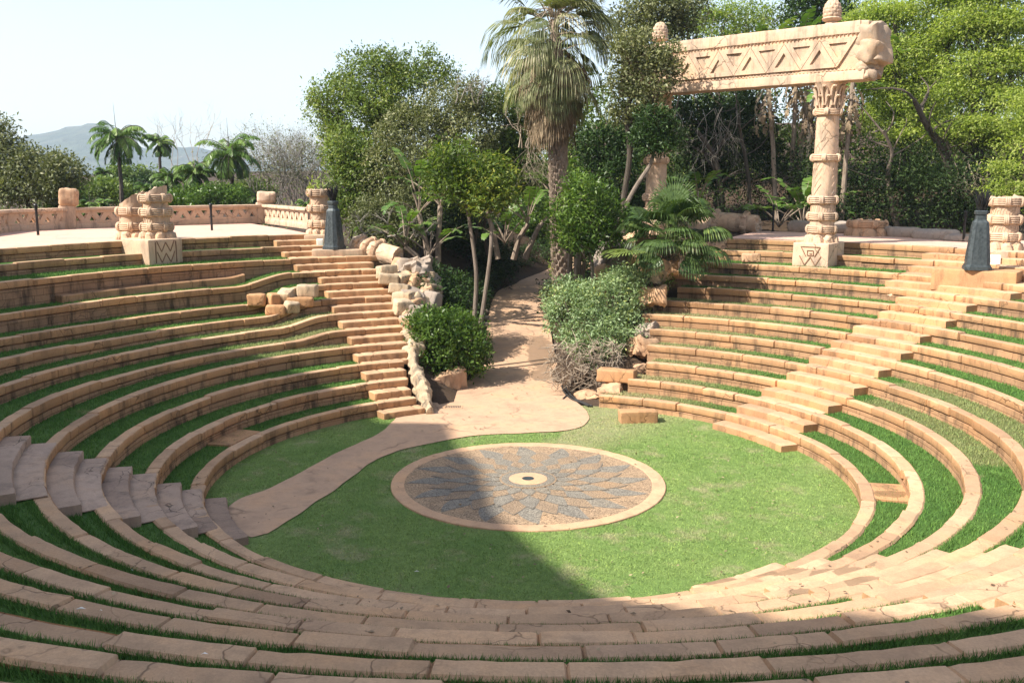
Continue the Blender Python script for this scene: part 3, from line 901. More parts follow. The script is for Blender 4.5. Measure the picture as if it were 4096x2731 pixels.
# pedestal of the right column
pz = ZK(10, 52) - .06; w = 1.2
rzp = math.atan2(-9.3, -7.4) + PI / 2 
mb = MB(); Mp = TR(L((gR.x, gR.y, pz)) - Vector((.12, .15, 0)), rzp)
mb.stone((w, 1.45, GZ - pz), Mp @ Matrix.Translation((0, .02, (GZ - pz) / 2)), .03, .012, 3, (8, 8, 5))
def chev(mb, M, z0, hh, w):
    pts = [(-w * .3, z0 + hh), (-w * .15, z0), (0, z0 + hh * .9), (w * .15, z0), (w * .3, z0 + hh)]
    pts = [Vector((x, 0, z)) for x, z in pts]
    for a, b in zip(pts[:-1], pts[1:]):
        u = (b - a).normalized(); nr = Vector((-u.z, 0, u.x)) * .014
        vs = [a - nr, a + nr, b + nr, b - nr]; vs += [v + Vector((0, .04, 0)) for v in vs]
        mb.add([M @ v for v in vs], [(0, 1, 2, 3), (0, 4, 5, 1), (1, 5, 6, 2), (2, 6, 7, 3), (3, 7, 4, 0)])
ped = mb.build('pedestal', M_gate, gate, angle=45)
mb = MB(); Mf = Mp @ Matrix.Translation((0, -.725, 0))
chev(mb, Mf, .08, .3, w)
for a, b in (((-.32, .68), (.32, .68)), ((-.32, .68), (-.14, .36)), ((.32, .68), (.14, .36)), ((-.1, .56), (.1, .56)), ((-.1, .56), (-.1, .4)), ((.1, .56), (.1, .4)), ((-.1, .4), (.1, .4)), ((-.03, .46), (.05, .46))):
    a3, b3 = Vector((a[0], 0, a[1])), Vector((b[0], 0, b[1])); u = (b3 - a3).normalized(); nr = Vector((-u.z, 0, u.x)) * .012
    vs = [a3 - nr, a3 + nr, b3 + nr, b3 - nr]; vs += [v + Vector((0, .04, 0)) for v in vs]
    mb.add([Mf @ v for v in vs], [(0, 1, 2, 3), (0, 4, 5, 1), (1, 5, 6, 2), (2, 6, 7, 3), (3, 7, 4, 0)])
mb.build('pedestal_carving', M_grooveshade, ped)
BB = 9.26; BT = 11.04                                      # underside and top of the beam
CH = BB - GZ
def gate_column(c, zb, seed):
    root = thing('column', '', '', (0, 0, 0)); del root['label']; del root['category']
    root.parent = gate; root.location = c - gR
    M = Matrix.Identity(4); H = BB - c.z
    lobed_base(root, M, .43, .28, M_gate, 8, .2)
    shaft_part(root, M, .40, .345, .26, H - .8, M_gate, [('tri', 2.2, 2.75, 5, .1), ('leaf', 1.55, 2.6, 4, .12), ('leaf', 2.95, 4.1, 4, .4), ('grass', 1.0, 1.4, 6, .1)], seed=seed)
    for z in (.42, .84, 1.38, 2.74, H - .92): band_part(root, M, .39 - .055 * z / H, z, .25 if z < 2 else .21, M_gate, 5, rot=.3 + seed * .1)
    mb = MB(); prof = [(.345, H - .86), (.36, H - .6), (.40, H - .35), (.48, H - .1), (.53, H - .0)]
    mb.lathe(prof, 40, M)
    for row, (z0, z1, n, rr) in enumerate(((H - .88, H - .42, 10, .37), (H - .72, H - .12, 10, .41))):
        for k in range(n):
            a = 2 * PI * (k + .5 * row) / n; pts = []; 
            for sgn in (-1, 1):
                pts = []
                for i in range(8):
                    t = i / 7; aa = a + sgn * .22 * math.sin(PI * min(1, t * .9 + .1)) * (1 - .5 * t)
                    r_ = rr + .02 + .14 * t ** 2.2; zz = z0 + (z1 - z0) * math.sin(t * PI / 2 * 1.1)
                    pts.append((r_ * math.cos(aa), r_ * math.sin(aa), zz))
                mb.tube(pts, [.03, .034, .034, .034, .034, .036, .04, .03], 6)
    mb.build('capital', M_gate, root)
    return root
gate_column(gR, GZ, 1); gate_column(gL, GZ, 2)
# beam
ext_r, ext_l = 1.35, 1.5; TH = .95
bl = glen + ext_r + ext_l
MBm = Matrix.Translation(L(gL) - gd * ext_l) @ Matrix(((gd.x, gn.x, 0, 0), (gd.y, gn.y, 0, 0), (0, 0, 1, 0), (0, 0, 0, 1)))   # local x along the beam, y to the front
hB = BT - BB; zb = BB - gR.z
beam = None
mb = MB(); mb.stone((bl, TH - .1, hB), MBm @ Matrix.Translation((bl / 2, -.02, zb + hB / 2)), .07, .03, 5, (60, 5, 10), 2.2)
beam = mb.build('beam', M_gate, gate, angle=45)
fz = TH / 2 - .05
def plate(mb, x0, x1, z0, z1, d=.05):
    mb.stone((x1 - x0, .12, z1 - z0), MBm @ Matrix.Translation(((x0 + x1) / 2, fz - .03, zb + (z0 + z1) / 2)), .02, .012, x0 + z0, (40, 2, 3), 4)
mb = MB(); plate(mb, .0, bl - .05, .0, .30); plate(mb, .05, bl - .25, hB - .36, hB + .01); mb.build('border', M_gate, beam, angle=45)
mb = MB()
per = 1.23; z0, z1 = .42, hB - .47; hh = z1 - z0; nT = int((bl - .45) / (per / 2)) - 1
def tri_frame(mb, A, B, C, inset, depth, M, yf):
    cen = (A + B + C) / 3
    I = [cen + (p - cen) * inset for p in (A, B, C)]; O = [cen + (p - cen) * .975 for p in (A, B, C)]
    def P(p, y): return M @ Vector((p.x, y, p.z))
    vs = [P(p, yf) for p in O] + [P(p, yf) for p in I] + [P(p, yf - depth) for p in I] + [P(p, yf - depth) for p in O]
    fs = []
    for i in range(3):
        j = (i + 1) % 3
        fs += [(i, j, 3 + j, 3 + i), (3 + i, 3 + j, 6 + j, 6 + i), (9 + i, 9 + j, j, i)]
    mb.add(vs, fs)
for i in range(nT):
    x = bl - .32 - per - i * per / 2
    if x < 0: break
    up = i % 2 == 1
    if up: A, B, C = Vector((x, 0, z0)), Vector((x + per, 0, z0)), Vector((x + per / 2, 0, z1))
    else: A, B, C = Vector((x, 0, z1)), Vector((x + per / 2, 0, z0)), Vector((x + per, 0, z1))
    for v in (A, B, C): v.z += zb
    tri_frame(mb, A, B, C, .5, .11, MBm, fz + .045)
mb.build('triangle_relief', M_gate, beam, smooth=False)
for zc, s, nm in ((.36, 1, 'lower_frieze'), (hB - .41, -1, 'upper_frieze')):
    mb = MB()
    n = int((bl - .4) / .13)
    for i in range(n):
        x = .1 + i * .13
        vs = [(x, fz - .02, zc - .05 * s), (x + .12, fz - .02, zc - .05 * s), (x + .06, fz - .02, zc + .055 * s), (x + .06, fz + .04, zc - .03 * s)]
        mb.add([MBm @ Vector((a, b, c + zb)) for a, b, c in vs], [(0, 1, 3), (1, 2, 3), (2, 0, 3)])
    mb.build(nm, M_gate, beam, smooth=False)
# broken right end
mb = MB()
for i, (x, y, z, sx, sy, sz) in enumerate(((.05, .0, 1.36, .7, .9, .75), (.12, .1, .86, .62, .8, .7), (.18, -.1, 1.0, .7, .7, 1.2), (-.02, .1, .4, .45, .7, .35), (.12, .2, .15, .4, .5, .32), (.05, -.15, .3, .5, .6, .5))):
    mb.stone((sx, sy, sz), MBm @ TR((bl + x - .1, y, zb + z), .2 * i, .15 * (i % 3 - 1), .3 * math.sin(i * 2)), .14, .09, i + 20, (5, 5, 5), 2.6)
mb.build('broken_end', M_rough, beam, angle=40)
def finial(c):
    mb = MB(); z = BT - gR.z; M = TR(L((c.x, c.y, gR.z)))
    mb.lathe([(.24, z - .02), (.2, z + .08), (.17, z + .12)], 32, M)
    mb.lathe([(.17, z + .12), (.27, z + .17), (.30, z + .22), (.24, z + .27), (.2, z + .28)], 48, M, fn=lambda r, zz, w, i: (r + .02 * abs(math.sin(w * 7)), zz))
    f = lambda r, zz, w, i: (r - .028 * (abs(math.sin(w * 4.5 + (int(i / 3) % 2) * PI / 2)) ** 6) - (.018 if i % 3 == 0 else 0), zz)
    prof = []
    for i in range(16):
        t = i / 15; prof.append((.30 * math.sqrt(max(0.0004, 1 - (t * 1.35 - .38) ** 2 / (.97 ** 2))) if t < 1 else .02, z + .26 + .58 * t))
    mb.lathe(prof, 72, M, fn=f)
    mb.build('finial', M_gate, gate)
finial(gR + gd * -.05); finial(gL)

# ------------------------------------------------------------------ fallen columns
def fallen(label, p0, p1, r, bands, mat, seed):
    p0, p1 = Vector(p0), Vector(p1); ax = p1 - p0; Lh = ax.length
    t = thing('fallen_column', label, 'fallen column', p0, 'fallen column pieces')
    M = ax.to_track_quat('Z', 'Y').to_matrix().to_4x4()
    shaft_part(t, M, r, r * .95, 0, Lh, mat, [('leaf', .15, Lh - .15, 4, .2)], (.16, seed), seed, mat_top=M_rough)
    for z in bands: band_part(t, M, r * .97, z, .2, mat, 6, rot=.3)
    return t
a = aty(1640, 505, 20.6); b = aty(1735, 510, 20.0)
fallen('fallen banded column piece lying across the back of the right plaza', (a.x, a.y, 4.45), (b.x + .1, b.y - .4, 4.36), .40, [.1, 1.35], M_pale, 2)
a = aty(1560, 500, 19); b = aty(1600, 503, 19)
fallen('short fallen column piece half hidden behind the small fan palm', (a.x, a.y, 4.4), (b.x + .5, b.y - .3, 4.35), .36, [.3], M_pale, 4)
a = aty(818, 566, 14.6); b = aty(918, 592, 13.3)
fallen('fallen banded column at the top of the rocky edge beside the left steps', a, b, .36, [.25, .75, 1.2], M_pale, 6)

# ------------------------------------------------------------------ loose blocks and boulders
def block(label, X, Y, y, sz, rz, mat, seed, rx=0, ry=0, bev=.05, rough=.03, name='stone_block', cat='block', dzv=0, seg=(4, 4, 4), group=None):
    p = aty(X, Y, y); mb = MB()
    mb.stone(sz, TR((0, 0, 0), rz, rx, ry), bev, rough, seed, seg)
    o = mb.build(name, mat, loc=(p.x, p.y, p.z + dzv), angle=42); return tag(o, label, cat, group)
p = at(1465, 970, 0)
block('squared stone block standing alone on the far edge of the lawn', 1465, 957, p.y + .12, (.98, .42, .36), R(4), M_step, 31, bev=.03, rough=.015)
block('pale carved block tilted on its edge beside the right stairs', 2055, 677, 8.5, (.52, .34, .26), R(20), M_pale, 32, R(10), R(20))
block('small block lying on the grass left of the gate pedestal', 1725, 592, 12.9, (.62, .34, .3), R(-15), M_rockor, 33)
for i, (X, Y, sz, rz, rx, lab) in enumerate(((590, 688, (.55, .42, .36), 8, 0, 'squared block at the left end of the rubble on the left tiers'), (629, 688, (.36, .36, .38), 40, 5, 'cubic block standing second from left in the rubble'), (658, 680, (.5, .4, .4), -20, 25, 'grey tilted block at the top of the rubble pile'), (634, 712, (.58, .4, .32), 2, 0, 'squared block lying lowest in the rubble pile'), (670, 704, (.42, .34, .34), 35, 20, 'tilted block leaning right of the lowest rubble block'), (706, 668, (.6, .42, .38), -4, 0, 'large rounded block resting by the left steps'), (690, 694, (.8, .3, .3), 4, 0, 'half buried block under the large rounded one by the left steps'))):
    block(lab, X, Y, 9.55 + (688 - Y) * .014, sz, R(rz), M_rock if i in (2, 4, 5) else M_step, 40 + i, R(rx), bev=.06, group='rubble blocks on the left tiers')
for i, (X, Y, yy, sz, rz, lab) in enumerate(((888, 624, 12.0, (.62, .5, .42), 30, 'pale rounded block topmost on the rocky edge of the left steps'), (893, 641, 11.6, (.66, .5, .34), 6, 'squared pale block second down the rocky edge'), (925, 642, 11.8, (.46, .5, .36), 40, 'tilted pale block behind the second one on the rocky edge'), (918, 664, 11.1, (.66, .5, .32), -4, 'flat pale block third down the rocky edge'), (928, 684, 10.7, (.66, .5, .4), -20, 'wedge shaped pale block fourth down the rocky edge'), (925, 706, 10.2, (.56, .5, .5), 25, 'sloping pale block lowest of those on the rocky edge'))):
    block(lab, X, Y, yy, sz, R(rz), M_rock, 60 + i, R(8 * (i % 3 - 1)), R(6 * (i % 2)), .06, .04, group='blocks on the rocky edge')
# rocky edge of the left steps: one long weathered mass
M_rootrock = stone_mat('gnarled cream rock', (.44, .335, .22), crack=1, stain=.85, lichen=.3, crack_scale=3)
def ridge(name, label, pts, rad, mat, seed, flat=.8, cat='rock'):
    P = spline(pts, 14); n = 26; vs = []; fs = []; N = len(P); RR = spline([Vector((r, 0, 0)) for r in rad], 14)
    for i, p in enumerate(P):
        t = (P[min(i + 1, N - 1)] - P[max(i - 1, 0)]).normalized(); sx = t.cross(Vector((0, 0, 1))).normalized(); up = sx.cross(t)
        r = RR[i].x * (.35 if i in (0, N - 1) else 1)
        for k in range(n):
            w = 2 * PI * k / n; d = sx * math.cos(w) + up * math.sin(w) * flat
            q = p + d * r
            q += d * r * (.6 * noise.noise(q * 1.9 + Vector((seed, 0, 0))) + .3 * noise.noise(q * 4.4 + Vector((seed, 0, 0))) + .26 * noise.noise(q * 9))
            vs.append(q)
    for i in range(N - 1):
        for k in range(n): fs.append((i * n + k, i * n + (k + 1) % n, (i + 1) * n + (k + 1) % n, (i + 1) * n + k))
    fs.append(tuple(range(n))[::-1]); fs.append(tuple((N - 1) * n + k for k in range(n)))
    m = MB(); m.add(vs, fs); return tag(m.build(name, mat), label, cat)
ridge('tree_root_rock', 'low gnarled pale rock ridge at the foot of the left steps', [aty(990, 948, 5.4), aty(976, 918, 6.1), aty(962, 880, 6.9), aty(950, 845, 7.7), aty(947, 800, 8.5)], [.13, .2, .21, .18, .17], M_rootrock, 3, 1.3)
re_ = thing('rock_edge', 'stacked pale rough stones edging the upper left steps above the gnarled rock ridge', 'rock edge', aty(948, 800, 8.5)); rb_ = Vector(re_.location); rn = random.Random(6)
path_ = spline([aty(946, 805, 8.4), aty(944, 760, 9.2), aty(946, 715, 10.2), aty(950, 670, 11.3), aty(944, 630, 12.2), aty(930, 605, 13.0)], 5)
for i, p_ in enumerate(path_):
    for q in range(2 if i > 13 else 1):
        sc_ = rn.uniform(.30, .46) + .012 * i
        mb = MB(); mb.stone((sc_ * rn.uniform(1, 1.5), sc_ * rn.uniform(.9, 1.3), sc_ * rn.uniform(.7, 1.05)), TR(p_ - rb_ + Vector((rn.uniform(-.1, .14) + .34 * q, rn.uniform(-.1, .1), -.12 - .2 * q)), rn.uniform(0, 3), rn.uniform(-.4, .4), rn.uniform(-.4, .4)), .08, .08, i * 2 + q, (4, 4, 4), 2.6)
        mb.build('rock', [M_rock, M_rockor, M_rock, M_rockgy][rn.randrange(4)] if i > 5 else M_rock, re_, angle=40)
ridge('boulder', 'big grey brown boulder behind the blocks at the top of the left steps', [aty(955, 690, 12.2), aty(962, 650, 12.4), aty(948, 610, 12.8)], [.5, .75, .5], M_rockgy, 8, 1.0, 'boulder')
# stone planter edge under the left shrub
pw = thing('planter_wall', 'orange crazy jointed rock planter edge under the left shrub by the path', 'planter', aty(1020, 895, 8.2)); pwb = Vector(pw.location)
for i, (X, Y, yy, sx, sz_, ro) in enumerate(((968, 890, 8.0, .42, .5, -.2), (990, 888, 8.1, .4, .55, .1), (1016, 883, 8.3, .44, .62, -.15), (1040, 876, 8.5, .34, .66, .1), (1056, 868, 8.8, .3, .66, -.1))):
    q = aty(X, Y, yy) - pwb; mb = MB(); mb.stone((sx, .5, sz_), TR(q, R(25), 0, ro), .05, .05, i + 3, (4, 4, 4), 4); mb.build('rock', M_rockor, pw, angle=42)
# right side of the path: rocks at the ends of the tiers
RX = [(1500, 566, 12.2, 1.1, .6, .55, M_rockor, 'flat topped orange boulder under the small fan palm'), (1472, 588, 12.0, .6, .5, .5, M_rockor, 'small boulder left of the flat topped one under the fan palm'), (1494, 606, 11.5, .7, .6, .6, M_rockor, 'rounded orange boulder below the flat topped one'), (1528, 618, 11.0, .75, .55, .5, M_rockor, 'wedge shaped boulder at the end of the ninth tier'), (1518, 634, 10.8, .5, .45, .42, M_rock, 'pale cube like boulder at the end of the eighth tier'),
      (1425, 600, 13.6, 1.5, 1.2, 1.3, M_rockgy, 'large smooth grey brown boulder behind the right shrub'), (1460, 575, 14.2, 1.1, 1.0, 1.0, M_rockor, 'tall smooth boulder under the drooping palm leaf'), (1390, 640, 13.2, .8, .7, .9, M_rockor, 'smooth boulder beside the leaning trunk'),
      (1489, 760, 9.6, .6, .6, .5, M_rockgy, 'dark boulder in shade right of the big right shrub'), (1470, 850, 8.6, .55, .5, .4, M_rockor, 'cracked boulder at the end of the third tier by the path'), (1440, 890, 7.6, .75, .6, .5, M_rockor, 'low boulder where the first tier meets the path'), (1405, 905, 7.0, .6, .55, .5, M_rockor, 'rounded boulder right at the path mouth'), (1360, 912, 7.4, .9, .55, .3, M_rockor, 'flat rock in the bank under the dry twigs'), (1500, 680, 10.6, .8, .6, .6, M_rockor, 'orange boulder in shade at the end of the seventh tier'), (1475, 800, 9.0, .7, .6, .6, M_rockor, 'orange boulder at the end of the fourth tier')]
for i, (X, Y, yy, sx, sy, sz, m_, lab) in enumerate(RX):
    block(lab, X, Y, yy, (sx, sy, sz), i * .7, m_, 80 + i, .25 * math.sin(i), .3 * math.cos(i * 2), min(sx, sy, sz) * .16, .17, 'boulder', 'boulder', seg=(6, 6, 5))
block('rough block lying on the end of the second tier by the path', 1417, 862, 7.2, (1.1, .4, .36), R(-22), M_step, 99, bev=.04)
# boulders along the back of the right plaza
for i, (X, Y, yy, sx, sy, sz, lab) in enumerate(((1842, 522, 19.6, 1.2, .5, .55, 'long grey kerb rock left of the gate column foot'), (1943, 523, 18.6, 1.0, .5, .5, 'grey kerb rock just right of the gate column foot'), (2030, 533, 17.0, .7, .5, .5, 'squared kerb rock beside the broken lotus base'), (2080, 537, 16.2, 1.3, .6, .5, 'smooth grey kerb rock in the middle of the row'), (2150, 543, 15.0, 1.6, .7, .5, 'widest smooth grey kerb rock'), (2210, 551, 13.9, 1.2, .6, .4, 'low smooth kerb rock nearest the right lamp'))):
    block(lab, X, Y, yy, (sx, sy, sz), R(-50), M_rockgy, 120 + i, bev=.2, rough=.04, name='boulder', cat='kerb rock', group='kerb rocks behind the right plaza')
# small white rocks edging the path by the clipped hedge
for i in range(9):
    y = 17.2 + i * 1.25; x = -1.42 - .012 * (y - 17) ** 1.1
    mb = MB(); mb.stone((.3, .26, .2), TR((0, 0, 0), i), .09, .03, 150 + i, (3, 3, 3)); o = mb.build('edging_stone', M_rockgy, loc=(x, y, zpath(y) + .06)); tag(o, 'small grey edging stone in the row along the clipped hedge', 'edging stone', 'edging stones along the clipped hedge')

# ------------------------------------------------------------------ balustrade on the left
def balustrade(label, p0, p1, z, h=.86):
    p0, p1 = Vector((p0[0], p0[1], z)), Vector((p1[0], p1[1], z)); d = p1 - p0; Ln = d.length; d.normalize(); nr = Vector((d.y, -d.x, 0))
    t = thing('balustrade', label, 'balustrade', p0)
    M = Matrix(((d.x, nr.x, 0, 0), (d.y, nr.y, 0, 0), (0, 0, 1, 0), (0, 0, 0, 1)))
    mb = MB(); mb.stone((Ln, .42, .13), M @ Matrix.Translation((Ln / 2, 0, h - .065)), .03, .012, z + Ln, (24, 2, 2)); mb.build('top_rail', M_gate, t, angle=45)
    mb = MB(); mb.stone((Ln, .26, .24), M @ Matrix.Translation((Ln / 2, 0, .12)), .02, .008, Ln, (24, 2, 2)); mb.build('plinth_course', M_gate, t, angle=45)
    mb = MB(); z0, z1 = .24, h - .13; per = .62; n = int(Ln / (per / 2)) - 1; x0 = (Ln - (n + 1) * per / 2) / 2
    # solid end panels
    for xa, xb in ((0, x0 + .001), (Ln - x0 - .001, Ln)):
        if xb - xa > .02: mb.box(((xa + xb) / 2, 0, (z0 + z1) / 2), (xb - xa, .2, z1 - z0), M)
    for i in range(-1, n + 1):
        x = x0 + i * per / 2; up = i % 2 == 0
        if up: A, B, C = Vector((x, 0, z0)), Vector((x + per, 0, z0)), Vector((x + per / 2, 0, z1))
        else: A, B, C = Vector((x, 0, z1)), Vector((x + per / 2, 0, z0)), Vector((x + per, 0, z1))
        if i == -1 or i == n:      # half triangles closing the ends
            xs = x0 if i == -1 else Ln - x0
            zz = (z1 if not up else z0); 
            P3 = [Vector((xs, 0, z0)), Vector((xs, 0, z1)), Vector((x0 + per / 2, 0, z1 if not up else z0)) if i == -1 else Vector((Ln - x0 - per / 2, 0, z1 if not up else z0))]
            vs = [M @ Vector((p.x, y, p.z)) for y in (.1, -.1) for p in P3]; mb.add(vs, [(0, 1, 2), (5, 4, 3), (0, 3, 4, 1), (1, 4, 5, 2), (2, 5, 3, 0)]); continue
        cen = (A + B + C) / 3; I = [cen + (p - cen) * .44 for p in (A, B, C)]; O = [A, B, C]
        P = lambda p, y: M @ Vector((p.x, y, p.z))
        vs = [P(p, .1) for p in O] + [P(p, .1) for p in I] + [P(p, -.1) for p in I] + [P(p, -.1) for p in O]; fs = []
        for k in range(3):
            j = (k + 1) % 3; fs += [(k, j, 3 + j, 3 + k), (3 + k, 3 + j, 6 + j, 6 + k), (6 + k, 6 + j, 9 + j, 9 + k)]
        mb.add(vs, fs)
    mb.build('pierced_panel', M_gate, t, smooth=False)
PL = 4.2
b0 = at(-170, 560, PL); b1 = at(20, 534, PL); b2 = at(158, 527, PL); b3 = at(300, 522, PL); b4 = at(610, 513, PL); b5 = at(713, 527, PL)
balustrade('shaded pierced balustrade panel at the far left edge', b0, b1, PL); balustrade('pierced balustrade panel between the left edge and the broken square post', b1, b2, PL)
balustrade('pierced balustrade panel running behind the double broken column', b2, (b3.x, b3.y), PL); balustrade('long sunlit pierced balustrade panel left of the corner post', b3, b4, PL); balustrade('short bright balustrade panel between corner post and banded stump', b4, b5, PL)
def bpost(label, p, w, h, seed):
    t = thing('balustrade_post', label, 'stone post', (p.x, p.y, PL))
    mb = MB(); mb.stone((w, .5, .95), TR((0, 0, .47), R(20)), .04, .02, seed, (4, 4, 6)); mb.build('post', M_gate, t, angle=45)
    mb = MB(); mb.stone((w * 1.12, .55, h - .9), TR((.1, 0, .92 + (h - .92) / 2), R(14), 0, R(3)), .14, .05, seed + 3, (5, 4, 5)); mb.build('broken_head', M_rockor if seed < 10 else M_gate, t, angle=45)
bpost('square balustrade post with a broken dark stone head on the left', b2, .62, 1.62, 4)
bpost('corner balustrade post with a cracked rounded head', b4, .75, 1.42, 14)
p = aty(6, 637, 9.0)
mb = MB(); mb.stone((1.2, 1.0, .95), TR((p.x - .4, p.y + .4, p.z + .42), R(-32)), .04, .015, 9, (6, 6, 6)); tag(mb.build('pedestal', M_pale, angle=45), 'plain stone block cut off by the left edge of the picture', 'pedestal')

# bollard lights
def bollard(label, p, h, tilt=0):
    t = thing('bollard_light', label, 'bollard light', p, 'black bollard lights'); t.rotation_euler = (0, tilt, 0)
    mb = MB(); mb.lathe([(.075, 0), (.075, .02), (.045, .03), (.042, h - .2)], 16); mb.build('post', M_black, t)
    mb = MB(); pr = [(.05, h - .2)]
    for i in range(4): pr += [(.065, h - .19 + i * .04), (.065, h - .17 + i * .04), (.045, h - .165 + i * .04), (.045, h - .155 + i * .04)]
    pr += [(.07, h - .03), (.05, h), (.01, h + .01)]
    mb.lathe(pr, 16); mb.build('louvred_head', M_black, t)
p = at(88, 542, PL); bollard('black bollard light at the far left of the plaza', p, 1.12)
p = at(487, 531, PL); bollard('black bollard light in front of the long sunlit balustrade', p, 1.06)
p = aty(1775, 527, 19.8); bollard('black bollard light under the big paddle leaves behind the right plaza', (p.x, p.y, 4.07), 1.1)
p = aty(2213, 552, 13.6); bollard('black bollard light just left of the right lamp pillar', (p.x, p.y, 4.07), 1.05)

# drain grate and hose
p = at(1040, 937, .03)
t = thing('drain_grate', 'small rusty drain grate in the path near the foot of the left steps', 'drain', (p.x, p.y, .026))
mb = MB(); mb.box((0, 0, 0), (.52, .06, .012)); mb.box((0, .3, 0), (.52, .06, .012)); mb.box((-.24, .15, 0), (.05, .24, .012)); mb.box((.24, .15, 0), (.05, .24, .012)); mb.build('frame', M_rockor, t)
mb = MB()
for i in range(9): mb.box((-.19 + i * .0475, .15, -.002), (.018, .25, .012))
mb.build('bars', M_iron, t)
mb = MB()
for off in (0, .10):
    pts = spline([at(1290, 885, .12 + off * .4), at(1296, 900, .06), at(1312, 915, .05), at(1335, 924, .05), at(1352, 932, .05)], 10)
    pts = [p + Vector((off, off * .7 * math.sin(i * .15), 0)) for i, p in enumerate(pts)]
    mb.tube(pts, .025, 8)
mb.tube([at(1293, 915, .04), at(1310, 900, .05)], .02, 6)
tag(mb.build('garden_hose', M_rubber), 'looped black hose lying on the path below the dry twigs', 'hose')
# litter: a few pale dropped leaves on tiers and lawn
for i, (X, Y, z, s) in enumerate(((186, 1407, 3.06, .04), (232, 1412, 3.06, .016), (303, 1316, 2.05, .018), (470, 1512, 3.06, .028), (957, 1316, .01, .045), (1000, 1310, .01, .02))):
    p = at(X, Y, z); mb = MB(); mb.add([(-s, 0, 0), (0, s * .4, .012), (s, 0, .004), (0, -s * .4, .015)], [(0, 3, 2, 1)])
    o = mb.build('fallen_leaf', M_white, loc=(p.x, p.y, p.z + .03), smooth=False); tag(o, ['curled pale leaf on the near left bench slab', 'tiny pale scrap beside the curled leaf', 'white scrap on the sixth tier at the left', 'pale crumpled scrap at the edge of the nearest bench', 'pale leaf on the shaded lawn', 'small white scrap beside the leaf on the shaded lawn'][i], 'litter')
# small black and white animal on the dark end of the tenth tier
def skin_animal():
    bm = bmesh.new(); sk = bm.verts.layers.skin.verify()
    P = {'pel': ((0, .1, .19), .062), 'mid': ((0, 0, .2), .055), 'sho': ((0, -.1, .205), .058), 'nek': ((0, -.14, .25), .038), 'hed': ((0, -.17, .295), .045), 'muz': ((0, -.225, .28), .024),
         'fl1': ((.045, -.11, .12), .024), 'fl2': ((.042, -.12, .02), .016), 'fr1': ((-.045, -.11, .12), .024), 'fr2': ((-.042, -.1, .02), .016),
         'bl1': ((.05, .09, .11), .03), 'bl2': ((.045, .12, .07), .018), 'bl3': ((.045, .1, .015), .015), 'br1': ((-.05, .09, .11), .03), 'br2': ((-.045, .12, .07), .018), 'br3': ((-.045, .1, .015), .015),
         't1': ((0, .17, .22), .02), 't2': ((.02, .22, .3), .014), 't3': ((.03, .2, .37), .01), 'er': ((.028, -.165, .345), .014), 'el': ((-.028, -.165, .345), .014)}
    V = {}
    for k, (c, r) in P.items(): V[k] = bm.verts.new(c); V[k][sk].radius = (r, r)
    V['pel'][sk].use_root = True
    for a, b in (('pel', 'mid'), ('mid', 'sho'), ('sho', 'nek'), ('nek', 'hed'), ('hed', 'muz'), ('sho', 'fl1'), ('fl1', 'fl2'), ('sho', 'fr1'), ('fr1', 'fr2'), ('pel', 'bl1'), ('bl1', 'bl2'), ('bl2', 'bl3'), ('pel', 'br1'), ('br1', 'br2'), ('br2', 'br3'), ('pel', 't1'), ('t1', 't2'), ('t2', 't3'), ('hed', 'er'), ('hed', 'el')): bm.edges.new((V[a], V[b]))
    me = bpy.data.meshes.new('cat'); bm.to_mesh(me); bm.free()
    o = bpy.data.objects.new('cat', me); COL.objects.link(o)
    o.modifiers.new('skin', 'SKIN'); s = o.modifiers.new('sub', 'SUBSURF'); s.levels = 2; s.render_levels = 2
    m, nt, b = new_mat('black and white fur'); t = NT(nt)
    n = t.noise(t.co(), 9, 2); sp = t.n('ShaderNodeSeparateXYZ'); t.l(t.co(), sp.inputs[0])
    f = t.math('ADD', t.math('MULTIPLY', sp.outputs['Y'], 3.0), t.math('ADD', t.math('MULTIPLY', sp.outputs['Z'], 2.0), t.math('SUBTRACT', n.outputs[0], .62)))
    t.l(t.ramp(f, [(.14, (.75, .74, .72)), (.2, (.02, .02, .024))]), b.inputs['Base Color']); b.inputs['Roughness'].default_value = .8
    me.materials.append(m)
    return o
o = skin_animal(); p = aty(1601, 600, 12.15); a_ = math.degrees(math.atan2(p.y, p.x))
pp = pol(RK[10] + .13, 66.5, ZK(10, 66.5) + .0); o.location = pp; o.rotation_euler = (0, 0, R(-12)); tag(o, 'small black and white cat standing on a shaded upper tier by the palm', 'cat')

